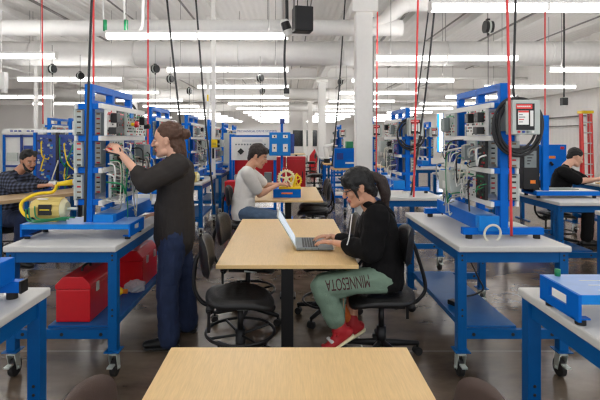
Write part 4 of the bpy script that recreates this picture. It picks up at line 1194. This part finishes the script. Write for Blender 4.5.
# power cord and adapter on the shelf of the coiled cable bench
cable('draped_cable', [(1.42, 3.62, .834), (1.40, 3.6, .7), (1.47, 3.58, .52), (1.52, 3.6, .42), (1.47, 3.64, .362), (1.36, 3.6, .356), (1.28, 3.52, .356)], .007, 'cable_black', 'black power cord drooping to the blue lower shelf under the coiled cable trainer', 'cord')
o = MB().box(-.03, .03, -.05, .05, 0, .035).build('power_adapter', 'black', None, bevel=.006); o.location = (1.25, 3.46, SZ); o.rotation_euler.z = .5
tag(o, 'black power adapter lying on the blue lower shelf under the coiled cable trainer', 'adapter')
o = MB().box(0, .12, 0, .2, 0, .07).build('junction_box', 'panel_grey', None, bevel=.006); o.location = (1.62, 3.34, BT)
tag(o, 'small grey junction box on the bench behind the coiled cable post', 'box')
# trays of small white papers / units on distant benches
for k, (x, y, c, lab) in enumerate(((-1.5, 5.22, 'panel_white', 'white paper tray on the bench behind the standing man'), (1.2, 5.53, 'panel_white', 'white paper tray on the bench behind the woman in black'),
                                    (-1.55, 9.31, 'deep_blue', 'blue parts box on a distant bench behind the standing man'))):
    b = MB(); b.box(0, .24, 0, .3, 0, .012); b.box(0, .012, 0, .3, .012, .05); b.box(.228, .24, 0, .3, .012, .05); b.box(.012, .228, 0, .012, .012, .05); b.box(.012, .228, .288, .3, .012, .05)
    o = b.build('parts_tray', c); o.location = (x, y, BT); tag(o, lab, 'tray')
# ------------------------------------------------------------------ people
def skin_over(mb, name, mats, parent, voxel, smooth_it=4, fold=0.0, fscale=9.0, decimate=.5, paint=None):
    """fuses overlapping volumes into one continuous surface"""
    me = mb.mesh(name + '_rough'); tmp = bpy.data.objects.new(name + '_rough', me); C.objects.link(tmp)
    r = tmp.modifiers.new('r', 'REMESH'); r.mode = 'VOXEL'; r.voxel_size = voxel
    s = tmp.modifiers.new('s', 'SMOOTH'); s.factor = .5; s.iterations = smooth_it
    if decimate < 1:
        d = tmp.modifiers.new('d', 'DECIMATE'); d.ratio = decimate
    dg = bpy.context.evaluated_depsgraph_get(); dg.update()
    out = bpy.data.meshes.new_from_object(tmp.evaluated_get(dg), depsgraph=dg)
    bpy.data.objects.remove(tmp); bpy.data.meshes.remove(me)
    out.name = name; out.materials.clear()
    for m in (mats if isinstance(mats, (list, tuple)) else [mats]): out.materials.append(M[m])
    if fold:
        nrm = [v.normal.copy() for v in out.vertices]
        for v, nn in zip(out.vertices, nrm):
            p = v.co
            d = noise.noise(V((p.x, p.y, p.z * 1.9)) * fscale) + .6 * noise.noise(V((p.x * 1.3, p.y, p.z * .8)) * fscale * 2.3)
            v.co = p + nn * d * fold
    for p in out.polygons:
        p.use_smooth = True
        if paint: p.material_index = paint(p.center)
    o = bpy.data.objects.new(name, out); C.objects.link(o); o.parent = parent
    return o

def rest_on(o, base, seat):
    x, y, r, z = seat
    for v in o.data.vertices:
        p = v.co + base
        if z - .3 < p.z < z and math.hypot(p.x - x, p.y - y) < r: v.co.z = z - base.z + .002

def basis(fwd, up=(0, 0, 1)):
    f = V(fwd).normalized(); u = V(up); u = (u - f * u.dot(f)).normalized(); l = u.cross(f)
    return Matrix((f, l, u)).transposed()

def hand(mb, W, f, n, t, curl=28, s=1.0, spread=.10, thumb=.6):
    f = V(f).normalized(); n = V(n); n = (n - f * n.dot(f)).normalized(); t = V(t); t = (t - f * t.dot(f) - n * t.dot(n)).normalized(); W = V(W)
    mb.cap(W - f * .01 * s, .026 * s, W + f * .05 * s, .036 * s, wide=t, flat=.5, seg=14)
    mb.cap(W + f * .05 * s, .037 * s, W + f * .078 * s, .036 * s, wide=t, flat=.42, seg=14)
    for i in range(4):
        off = (.029, .0095, -.0095, -.028)[i] * s; L = (.07, .079, .073, .057)[i] * s
        d0 = (f + t * ((1.5 - i) * spread)).normalized(); p = W + f * (.082, .088, .085, .077)[i] * s + t * off; a = 0
        p0 = p - d0 * .02 * s
        for j, (fr, rr) in enumerate(((.46, .0088), (.30, .0080), (.24, .0072))):
            a += math.radians(curl * (.7 if j == 0 else 1.15)); d = d0 * math.cos(a) + n * math.sin(a); q = p + d * L * fr
            mb.cap(p0 if j == 0 else p, rr * s, q, (rr - .0006) * s, seg=10); p = q
    b = W + f * .018 * s + t * .024 * s; d = (f * .62 + t * .62 + n * .35 * thumb).normalized(); q = b + d * .045 * s
    mb.cap(b, .0145 * s, q, .0105 * s, seg=10); d = (f * .9 + t * .1 + n * .45 * thumb).normalized()
    q2 = q + d * .028 * s; mb.cap(q, .0105 * s, q2, .0095 * s, seg=10); mb.cap(q2, .0095 * s, q2 + d * .02 * s, .0078 * s, seg=10)

def head_blobs(mb, Hm, H, s, jaw=1.0):
    l = MB(); I = None
    l.ball((-.012, 0, .03), .098, .076, .092, seg=24, rings=16)
    l.cap((.02, 0, .0), .068, (.04, 0, -.075), .046 * jaw, wide=(0, 1, 0), flat=.95)
    l.ball((.066, 0, -.103), .024, .024 * jaw, .02)
    l.cap((.02, .03, -.085), .03, (.06, .008, -.1), .024); l.cap((.02, -.03, -.085), .03, (.06, -.008, -.1), .024)
    l.cap((.074, .026, .022), .013, (.074, -.026, .022), .013)
    l.cap((.086, 0, .012), .0095, (.108, 0, -.026), .0125, flat=.9); l.ball((.104, 0, -.033), .014, .017, .0095)
    l.ball((.066, .034, -.025), .024, .022, .022); l.ball((.066, -.034, -.025), .024, .022, .022)
    l.cap((.086, .016, -.058), .009, (.086, -.016, -.058), .009); l.cap((.084, .014, -.071), .0095, (.084, -.014, -.071), .0095)
    for q in (-1, 1):
        l.ball((-.006, q * .078, -.008), .019, .008, .032); l.ball((-.012, q * .084, .006), .018, .007, .018)
    for m_, f in zip(l.m, l.f): pass
    b = len(mb.v); mb.v += [H + Hm @ (p * s) for p in l.v]
    for f in l.f: mb.f.append([b + i for i in f]); mb.m.append(0)

def local(Hm, H, s, p): return H + Hm @ (V(p) * s)

def person(label, J):
    s = J.get('s', 1.0); far = J.get('far', False); hs = J.get('hs', s)
    base = V(J['base']); g = lambda k: V(J[k]) - base
    t = thing('person', tuple(base), 0, label, 'person')
    H = g('head'); Hm = basis(J['face'], J.get('headup', (0, 0, 1)))
    lat = (g('shL') - g('shR')).normalized(); latp = (g('hipL') - g('hipR')).normalized()
    vox = .0075 if far else .0046
    # body
    b = MB(); head_blobs(b, Hm, H, hs)
    nk = g('neck'); ch, wa, pe = g('chest'), g('waist'), g('pelvis')
    b.cap(local(Hm, H, hs, (-.025, 0, -.05)), .056 * hs, nk, .062 * s)
    b.cap(nk, .08 * s, ch, .155 * s, wide=lat, flat=.62, seg=24)
    b.cap(ch, .16 * s, wa, .14 * s, wide=lat, flat=.68, seg=24); b.cap(wa, .14 * s, pe, .155 * s, wide=latp, flat=.72, seg=24)
    for S in 'LR':
        sh, el, wr = g('sh' + S), g('el' + S), g('wr' + S)
        b.cap(nk.lerp(ch, .3), .055 * s, sh, .055 * s); b.cap(sh, .053 * s, el, .04 * s)
        mid = el.lerp(wr, .3); b.cap(el, .041 * s, mid, .042 * s); b.cap(mid, .042 * s, wr, .027 * s, wide=J['hand' + S][2], flat=.85)
        f, n, tt = J['hand' + S][:3]; hand(b, wr, f, n, tt, *J['hand' + S][3:4], s=s * .98)
        hp, kn, an = g('hip' + S), g('kn' + S), g('an' + S); fd = V(J['foot' + S]).normalized()
        b.cap(hp, .082 * s, kn, .056 * s); b.cap(kn, .056 * s, kn.lerp(an, .35) , .054 * s); b.cap(kn.lerp(an, .35), .054 * s, an, .036 * s)
        b.cap(an - fd * .02, .032 * s, an + fd * .06 * s - V(J.get('sole' + S, (0, 0, 1))).normalized() * .058 * s, .018 * s)
    lipc = local(Hm, H, hs, (.094, 0, -.065))
    def paint(c):
        d = Hm.transposed() @ (c - lipc)
        return 1 if (abs(d.z) < .0115 * hs and abs(d.y) < .023 * hs and abs(d.x) < .02) else 0
    skin_over(b, 'body', [J['skin'], 'lips'], t, vox, 3, paint=paint, decimate=.6)
    for q in (-1, 1):
        e = MB().ball(local(Hm, H, hs, (.0785, q * .032, .002)), .010 * hs, .012 * hs, .0058 * hs, rot=Hm).build('eye', 'eye_white', t, smooth=True)
        MB().ball(local(Hm, H, hs, (.0865, q * .032, .001)), .0035 * hs, .0065 * hs, .0056 * hs, rot=Hm).build('iris', 'eye', e, smooth=True)
        MB().cap(local(Hm, H, hs, (.088, q * .018, .024)), .0052 * hs, local(Hm, H, hs, (.076, q * .052, .024)), .004 * hs, seg=8).build('eyebrow', J['hair'], t, smooth=True)
    # top
    a = .016 * s * J.get('loose', 1.0); b = MB()
    b.cap(nk + (ch - nk) * .12, .086 * s, ch, .165 * s + a, wide=lat, flat=.66, seg=24)
    b.cap(ch, .168 * s + a, wa, .15 * s + a * 1.2, wide=lat, flat=.74, seg=24)
    hem = wa.lerp(pe, J.get('hem', .8)); b.cap(wa, .15 * s + a * 1.2, hem, .158 * s + a * 1.1, wide=latp, flat=.82, seg=24)
    for S in 'LR':
        sh, el, wr = g('sh' + S), g('el' + S), g('wr' + S); q = J['sleeve' + S]
        b.cap(nk.lerp(ch, .35), .07 * s, sh, .064 * s + a * .8)
        if q <= 1: b.cap(sh, .062 * s + a, sh.lerp(el, q), .056 * s + a)
        else:
            b.cap(sh, .062 * s + a, el, .05 * s + a); e2 = el.lerp(wr, q - 1); b.cap(el, .05 * s + a, e2, .042 * s + a * .8)
            dd = (wr - el).normalized(); b.cap(e2 - dd * .02, .045 * s + a * .8, e2 + dd * .02, .041 * s + a * .5)
    top = skin_over(b, J['topname'], J['top'], t, .009 if far else .007, 5, fold=.008 if not far else .006, decimate=.5)
    if J.get('hood'):
        hd = MB(); c = nk + V((0, 0, .0)); back = -V(J['face']); back.z = 0; back.normalize()
        hd.torus((0, 0, 0), .085, .03, seg=28, rs=10)
        R_ = basis(back + V((0, 0, -.55))); R2 = Matrix((R_.col[0], R_.col[1], R_.col[2])).transposed()
        hd.v = [c + back * .02 + R2 @ p for p in hd.v]
        hd.cap(c + back * .06 + lat * .07 + V((0, 0, .01)), .045, c + back * .13 - V((0, 0, .06)), .05); hd.cap(c + back * .06 - lat * .07 + V((0, 0, .01)), .045, c + back * .13 - V((0, 0, .06)), .05)
        skin_over(hd, 'hood', J['top'], t, .007, 4, fold=.006)
    # trousers
    b = MB(); c = .016 * s * J.get('tloose', 1.0)
    b.cap(wa.lerp(pe, .55), .148 * s + .4 * c, pe, .165 * s + c * .5, wide=latp, flat=.76, seg=24)
    for S in 'LR':
        hp, kn, an = g('hip' + S), g('kn' + S), g('an' + S); m_ = kn.lerp(an, .4); en = kn.lerp(an, J.get('cuff', .97))
        b.cap(hp, .088 * s + c, kn, .06 * s + c * 1.1); b.cap(kn, .06 * s + c * 1.1, m_, .057 * s + c * 1.1); b.cap(m_, .057 * s + c * 1.1, en, .045 * s + c * 1.5)
    tr = skin_over(b, 'trousers', J['legs'], t, .009 if far else .007, 4, fold=.007, fscale=11, decimate=.5)
    # shoes
    for S in 'LR':
        an = g('an' + S); fd = V(J['foot' + S]).normalized(); up = V(J.get('sole' + S, (0, 0, 1))).normalized(); sd = up.cross(fd).normalized()
        b = MB(); z = -up * .055 * s
        b.cap(an - fd * .045 * s + z, .043 * s, an + fd * .07 * s + z * 1.05, .045 * s, wide=sd, flat=.82); b.cap(an + fd * .06 * s + z * 1.1, .047 * s, an + fd * .165 * s + z * 1.3, .038 * s, wide=sd, flat=.7)
        b.cap(an + up * .03 * s - fd * .008, .05 * s, an - up * .01 * s + fd * .01, .055 * s); b.cap(an - up * .02 * s - fd * .005, .05 * s, an - up * .05 * s + fd * .04, .046 * s)
        sh = skin_over(b, 'shoe', J['shoe'], t, .007, 3, decimate=.6)
        b = MB(); q = -up * .096 * s
        b.cap(an - fd * .05 * s + q, .043 * s, an + fd * .16 * s + q, .043 * s, wide=sd, flat=.3); b.build('sole', J.get('solemat', 'black'), sh, smooth=True)
        for k in range(J.get('straps', 0)):
            p = an + fd * (.045 + k * .055) * s - up * (.012 + .022 * k) * s
            MB().cap(p - sd * .05, .013, p + sd * .05, .013, wide=fd, flat=.4).build('strap', 'white' if k == 1 else 'sneaker_red', sh, smooth=True)
        if J.get('sock'):
            MB().cap(an.lerp(g('kn' + S), .30), .05 * s, an.lerp(g('kn' + S), .02), .049 * s).build('sock', 'sock', t, smooth=True)
    # hair
    b = MB(); hb = J['hairblobs']
    for it in hb:
        if it[0] == 'ball': b.ball(local(Hm, H, hs, it[1]), *[x * hs for x in it[2]], seg=20, rings=14, rot=Hm)
        else: b.cap(local(Hm, H, hs, it[1]), it[2] * hs, local(Hm, H, hs, it[3]), it[4] * hs, wide=Hm @ V((0, 1, 0)), flat=it[5] if len(it) > 5 else 1)
    skin_over(b, 'hair', J['hair'], t, .006, 2, fold=.006, fscale=24, decimate=.6)
    for nm, blobs in J.get('extra', {}).items():
        b = MB()
        for it in blobs[1]:
            if it[0] == 'ball': b.ball(local(Hm, H, hs, it[1]), *[x * hs for x in it[2]], rot=Hm)
            else: b.cap(local(Hm, H, hs, it[1]), it[2] * hs, local(Hm, H, hs, it[3]), it[4] * hs, wide=Hm @ V((0, 1, 0)), flat=it[5] if len(it) > 5 else 1)
        if nm == 'glasses': b.build(nm, blobs[0], t, smooth=True)
        else: skin_over(b, nm, blobs[0], t, .0055, 2, fold=.004, fscale=26, decimate=.6)
    if 'seat' in J:
        for o in t.children:
            if o.name.split('.')[0] in ('body', 'trousers', J['topname']): rest_on(o, base, J['seat'])
    return t, Hm, H, hs, base

CAPH = [('ball', (-.028, 0, .05), (.101, .087, .092)), ('cap', (-.06, 0, .0), .07, (-.07, 0, -.06), .05)]

# --- standing man, facing -x; left side towards the camera
J = dict(base=(-.9, 3.63, 0), s=1.0, hs=1.06, head=at(166.8, 140, 3.63), face=(-1, -.10, -.10), headup=(.10, 0, 1),
    neck=at(175.5, 156, 3.63), chest=at(176, 175, 3.63), waist=at(175, 206, 3.63), pelvis=at(175, 235, 3.63),
    shL=at(178, 166, 3.46), shR=at(177, 165, 3.80), elL=at(146, 182.5, 3.36), elR=at(169, 194, 3.90), wrL=at(121.5, 154.5, 3.36), wrR=at(157, 213.5, 3.93),
    handL=((-.6, .12, .75), (-.6, .5, -.45), (-.5, .1, .6), 42), handR=((-.7, .6, -.18), (0, 0, -1), (0, -1, 0), 0),
    hipL=at(174, 236, 3.54), hipR=at(176, 236, 3.73), knL=at(167.5, 284, 3.50), knR=at(185, 279, 3.78), anL=at(169, 334, 3.48), anR=at(188, 318.5, 3.80),
    footL=(-1, -.08, 0), footR=(-1, .12, 0), skin='skin_fair', hair='hair_brown', top='sweat_grey', topname='sweatshirt', legs='denim', shoe='black', loose=2.0, tloose=1.5, hem=1.08,
    sleeveL=1.27, sleeveR=1.6, cuff=1.08,
    hairblobs=[('ball', (-.032, 0, .048), (.104, .087, .092)), ('cap', (-.065, 0, .0), .062, (-.085, 0, -.05), .052), ('cap', (-.05, .045, -.02), .03, (-.078, .05, -.10), .026), ('cap', (-.05, -.045, -.02), .03, (-.078, -.05, -.10), .026), ('cap', (-.085, 0, -.04), .05, (-.1, 0, -.125), .036)],
    extra={'hair_bun': ('hair_brown', [('ball', (-.135, 0, .03), (.046, .044, .044)), ('cap', (-.09, 0, .035), .03, (-.12, 0, .032), .026)]),
           'stubble': ('hair_brown', [('cap', (.089, .012, -.05), .0055, (.089, -.012, -.05), .0055)])})
man, *_ = person('standing person in charcoal sweatshirt and jeans, brown hair in a bun, reaching into the trainer', J)

# red test plug pinched in his raised hand
pw = at(110.5, 149.5, 3.345)
t = thing('test_plug', tuple(pw), 0, 'small red test plug pinched in the raised hand of the standing man', 'plug')
MB().cyl((-.035, .0, 0), (.01, 0, .004), .009, seg=10).build('plug_body', 'red', t, smooth=True)
MB().cyl((-.05, 0, 0), (-.035, 0, 0), .005, seg=8).build('plug_pin', 'chrome', t)

# --- seated woman at the laptop, facing -x
J = dict(base=(.6, 3.35, 0), s=.97, hs=1.06, head=at(357.5, 187.5, 3.34), face=(-1, -.10, -.34), headup=(-.34, 0, 1),
    neck=at(371, 208, 3.36), chest=at(378, 228, 3.37), waist=at(383, 259, 3.36), pelvis=at(383, 277, 3.34),
    shL=at(377, 217, 3.19), shR=at(375, 215, 3.53), elL=at(371, 251.5, 3.16), elR=at(360, 247, 3.62), wrL=at(334, 242.5, 3.46), wrR=at(331.5, 236.3, 3.72),
    handL=((-1, .28, .02), (0, 0, -1), (0, 1, 0), 17), handR=((-1, -.05, .02), (0, 0, -1), (0, -1, 0), 17),
    hipL=at(382, 280, 3.25), hipR=at(382, 279, 3.43), knL=at(322, 287, 3.20), knR=at(325, 283, 3.46), anL=at(340, 328, 3.22), anR=at(352, 322, 3.42),
    footL=(-.86, -.25, -.45), footR=(-.86, -.22, -.42), soleL=(-.4, 0, 1), soleR=(-.4, 0, 1), skin='skin_tan', hair='hair_black', top='hood_black', topname='hoodie', legs='sage', shoe='sneaker_red', solemat='gear_cream',
    loose=2.0, tloose=1.4, hem=1.25, seat=(.65, 3.33, .3, .528), sleeveL=1.55, sleeveR=1.6, cuff=.74, hood=True, sock=True, straps=3,
    hairblobs=[('ball', (-.018, 0, .048), (.112, .09, .096)), ('cap', (-.05, 0, .0), .078, (-.08, 0, -.055), .05),
               ('cap', (.066, .03, .08), .026, (.082, .026, .045), .012), ('cap', (.066, -.03, .08), .026, (.082, -.026, .045), .012), ('cap', (.07, .0, .088), .022, (.09, .0, .056), .011),
               ('cap', (.05, .06, .05), .024, (.036, .072, -.02), .012), ('cap', (.036, .072, -.02), .011, (.03, .068, -.075), .006), ('cap', (.05, -.06, .05), .024, (.036, -.072, -.02), .012), ('cap', (.036, -.072, -.02), .011, (.03, -.068, -.075), .006), ('cap', (-.04, .06, .02), .032, (-.07, .045, -.04), .03), ('cap', (-.04, -.06, .02), .032, (-.07, -.045, -.04), .03)],
    extra={'ponytail': ('hair_dark', [('ball', (-.115, 0, .04), (.035, .034, .034)), ('cap', (-.12, 0, .05), .03, (-.172, 0, -.01), .042), ('cap', (-.172, 0, -.01), .042, (-.17, 0, -.10), .042), ('cap', (-.17, 0, -.10), .042, (-.145, 0, -.2), .016)]),
           'glasses': ('glasses', [('cap', (.101, .012, .008), .0042, (.097, .052, .008), .0042), ('cap', (.101, -.012, .008), .0042, (.097, -.052, .008), .0042), ('cap', (.102, -.012, .004), .003, (.102, .012, .004), .003),
                                   ('cap', (.094, .055, .006), .004, (.0, .086, .012), .004), ('cap', (.094, -.055, .006), .004, (.0, -.086, .012), .004),
                                   ('cap', (.098, .014, -.016), .0025, (.094, .048, -.016), .0025), ('cap', (.098, -.014, -.016), .0025, (.094, -.048, -.016), .0025),
                                   ('cap', (.096, .052, .004), .003, (.094, .05, -.016), .0025), ('cap', (.096, -.052, .004), .003, (.094, -.05, -.016), .0025)])})
wom, *_ = person('seated person in black hoodie and sage sweatpants typing on the laptop, dark ponytail and glasses', J)
# hoodie drawstring and the printed word down the outer thigh
bs = V(J['base'])
MB().tube([at(352, 214, 3.19) - bs, at(350.5, 226, 3.17) - bs, at(349, 238, 3.15) - bs, at(347, 245, 3.15) - bs], .0038, seg=8).build('drawstring', 'panel_white', wom, smooth=True)
me = text_mesh('MINNESOTA', .105, 'thigh_print')
hp, kn = V(J['hipL']), V(J['knL']); ax = (hp - kn).normalized(); Ls = (hp - kn).length
me2 = me; me2.materials.append(M['maroon'])
bm = bmesh.new(); bm.from_mesh(me2)
bmesh.ops.triangulate(bm, faces=bm.faces)
bmesh.ops.subdivide_edges(bm, edges=[e for e in bm.edges if e.calc_length() > .012], cuts=2)
xs = [v.co.x for v in bm.verts]; xm, xM = min(xs), max(xs)
upv = V((0, 0, 1)); upv = (upv - ax * upv.dot(ax)).normalized(); outv = ax.cross(upv)
if outv.y > 0: outv = -outv
trm = [o for o in wom.children if o.name.startswith('trousers')][0].data
from mathutils.bvhtree import BVHTree
bv = BVHTree.FromPolygons([v.co + bs for v in trm.vertices], [tuple(p.vertices) for p in trm.polygons])
for v in bm.verts:
    u = (v.co.x - xm) / (xM - xm)          # M starts at the hip, A ends at the knee; letters stand upside down seen from outside
    q = hp.lerp(kn, .27 + .70 * u)
    a = .42 - v.co.y / .085
    dirn = (outv * math.cos(a) + upv * math.sin(a)).normalized()
    hit = bv.ray_cast(q + dirn * .25, -dirn)
    lift = .003 if v.co.z > 0 else .0005
    v.co = ((hit[0] if hit[0] else q + dirn * .09) + dirn * lift) - bs
bm.to_mesh(me2); bm.free()
o = bpy.data.objects.new('leg_lettering', me2); C.objects.link(o); o.parent = wom

# --- man in the white T-shirt, facing +x
J = dict(base=(-.6, 6.05, 0), s=1.08, hs=1.16, far=True, head=at(258.5, 156.5, 6.08), face=(1, -.22, -.36), headup=(.36, -.05, 1),
    neck=at(249.5, 168, 6.1), chest=at(247, 180, 6.1), waist=at(243.5, 199, 6.08), pelvis=at(243, 214, 6.06),
    shL=at(249, 172, 6.34), shR=at(247, 173, 5.86), elL=at(266, 186, 6.45), elR=at(259.5, 194.5, 6.02), wrL=at(281, 184, 6.62), wrR=at(278.5, 184.5, 6.45),
    handL=((1, .2, .05), (0, 0, -1), (0, -1, 0), 35), handR=((1, .25, .08), (0, .3, -1), (0, 1, 0), 35),
    hipL=at(246, 214, 6.18), hipR=at(246, 214, 5.94), knL=at(279, 217, 6.14), knR=at(276, 219, 5.80), anL=at(283, 250, 6.12), anR=at(280, 252, 5.80),
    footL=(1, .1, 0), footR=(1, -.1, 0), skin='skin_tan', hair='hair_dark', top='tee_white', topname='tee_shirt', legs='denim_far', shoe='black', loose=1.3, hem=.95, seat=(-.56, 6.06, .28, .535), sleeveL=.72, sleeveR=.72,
    hairblobs=[('ball', (-.026, 0, .056), (.104, .09, .094)), ('cap', (-.06, 0, .01), .072, (-.075, 0, -.05), .046), ('cap', (.045, .03, .1), .026, (.074, .024, .066), .016), ('cap', (.045, -.03, .1), .026, (.074, -.024, .066), .016),
               ('cap', (.03, .07, .05), .02, (.015, .078, .0), .012), ('cap', (.03, -.07, .05), .02, (.015, -.078, .0), .012)])
person('seated person in white T-shirt working on the gear model', J)

# --- man in the plaid shirt, facing +x and a little towards the camera
J = dict(base=(-3.5, 5.87, 0), s=1.03, hs=1.08, far=True, head=at(28.5, 161, 5.97), face=(1, -.62, -.30), headup=(.3, -.15, 1),
    neck=at(18, 172, 6.00), chest=at(13, 183, 6.00), waist=at(6, 204, 5.94), pelvis=at(4, 219, 5.87),
    shL=at(24, 177, 6.17), shR=at(5, 178, 5.84), elL=at(38, 184.5, 6.20), elR=at(14, 188.5, 5.72), wrL=at(50, 184.8, 6.08), wrR=at(44, 185.5, 5.90),
    handL=((1, -.1, .1), (0, -.3, -1), (0, -1, 0), 30), handR=((1, .2, .1), (0, .3, -1), (0, 1, 0), 30),
    hipL=at(10, 218, 5.94), hipR=at(6, 219, 5.74), knL=at(36, 216, 5.68), knR=at(22, 219, 5.42), anL=at(34, 254, 5.72), anR=at(20, 258, 5.47),
    footL=(1, -.3, 0), footR=(1, -.3, 0), skin='skin_mid', hair='hair_black', top='plaid', topname='plaid_shirt', legs='denim', shoe='black', loose=1.4, hem=.95, seat=(-3.69, 5.91, .29, .535), sleeveL=1.6, sleeveR=1.6,
    hairblobs=CAPH + [('cap', (.05, .03, .09), .02, (.0, .078, .03), .02), ('cap', (.05, -.03, .09), .02, (.0, -.078, .03), .02), ('ball', (-.12, .02, -.02), (.045, .045, .05)), ('cap', (.02, .055, .1), .03, (.06, .03, .085), .018), ('cap', (.02, -.055, .1), .03, (.06, -.03, .085), .018)],
    extra={'beard': ('hair_black', [('cap', (.07, 0, -.105), .022, (.045, .045, -.08), .02), ('cap', (.07, 0, -.105), .022, (.045, -.045, -.08), .02), ('cap', (.02, .064, -.035), .012, (.045, .045, -.08), .018), ('cap', (.02, -.064, -.035), .012, (.045, -.045, -.08), .018),
                                    ('cap', (.094, .02, -.052), .006, (.094, -.02, -.052), .006)])})
person('seated bearded person in dark plaid shirt working with both hands at the tan table', J)
p = at(52, 184, 5.96)
t = thing('wiring_fixture', tuple(p), 0, 'small pale fixture held in the hands of the plaid-shirted man', 'fixture')
MB().cyl((-.03, 0, 0), (.06, 0, .01), .035, seg=16).build('fixture_body', 'panel_white', t, smooth=False)
MB().cyl((.06, 0, .01), (.09, 0, .012), .022, seg=12).build('fixture_nozzle', 'steel_grey', t)
MB().box(-.02, .03, -.02, .02, .035, .055).build('fixture_clip', 'steel_grey', t)

# --- man in black at the far bench, facing +x and a little away
J = dict(base=(4.05, 6.72, 0), s=1.0, hs=1.02, far=True, head=at(575.5, 157.5, 6.75), face=(1, -.15, -.42), headup=(.42, 0, 1),
    neck=at(566, 166.5, 6.75), chest=at(563, 177, 6.75), waist=at(559, 193, 6.73), pelvis=at(558, 206, 6.72),
    shL=at(565, 171, 6.95), shR=at(563, 172, 6.54), elL=at(586, 181, 6.98), elR=at(579, 181, 6.50), wrL=at(604, 178.5, 6.85), wrR=at(603, 178.5, 6.68),
    handL=((1, -.1, 0), (0, 0, -1), (0, -1, 0), 25), handR=((1, .2, 0), (0, 0, -1), (0, 1, 0), 25),
    hipL=at(560, 206, 6.83), hipR=at(560, 206, 6.61), knL=at(589, 207, 6.85), knR=at(588, 208, 6.55), anL=at(588, 238, 6.85), anR=at(586, 239, 6.55),
    footL=(1, 0, 0), footR=(1, 0, 0), skin='skin_fair', hair='hair_black', top='tee_black', topname='tee_shirt', legs='tee_black', shoe='black', loose=1.5, hem=.95, seat=(3.96, 6.82, .28, .535), sleeveL=.85, sleeveR=.85,
    hairblobs=[('ball', (-.024, 0, .054), (.101, .085, .088)), ('cap', (-.05, 0, .02), .07, (-.07, 0, -.02), .05)])
person('seated person in black T-shirt leaning over the bench near the red step ladder', J)
t = thing('bench_mat', (4.79, 6.5, BT), 0, 'pale work mat under the forearms of the man in black', 'mat')
MB().box(.0, .5, .0, .7, 0, .02).build('mat_sheet', 'wood', t, bevel=.004)

# ------------------------------------------------------------------ camera, world, view
cam = bpy.data.cameras.new('camera'); co = bpy.data.objects.new('camera', cam); C.objects.link(co)
co.location = (0, 0, CH); co.rotation_euler = (PI / 2, 0, 0)
cam.sensor_width = 36; cam.lens = F / 600 * 36
cam.shift_x = (300 - CX) / 600; cam.shift_y = -(200 - CY) / 600
cam.clip_start = .05; cam.clip_end = 200
scene.camera = co
w = bpy.data.worlds.new('world'); scene.world = w; w.use_nodes = True
w.node_tree.nodes['Background'].inputs[0].default_value = (.95, .97, 1, 1); w.node_tree.nodes['Background'].inputs[1].default_value = .5
scene.view_settings.view_transform = 'Standard'; scene.view_settings.look = 'None'
scene.view_settings.gamma = 1; scene.view_settings.use_curve_mapping = False
scene.view_settings.exposure = 1.45
scene.cycles.use_denoising = True
scene.cycles.filter_width = 1.3
scene.cycles.max_bounces = 8; scene.cycles.diffuse_bounces = 4; scene.cycles.glossy_bounces = 3; scene.cycles.transparent_max_bounces = 6
scene.cycles.sample_clamp_indirect = 6
scene.cycles.sample_clamp_direct = 2.5
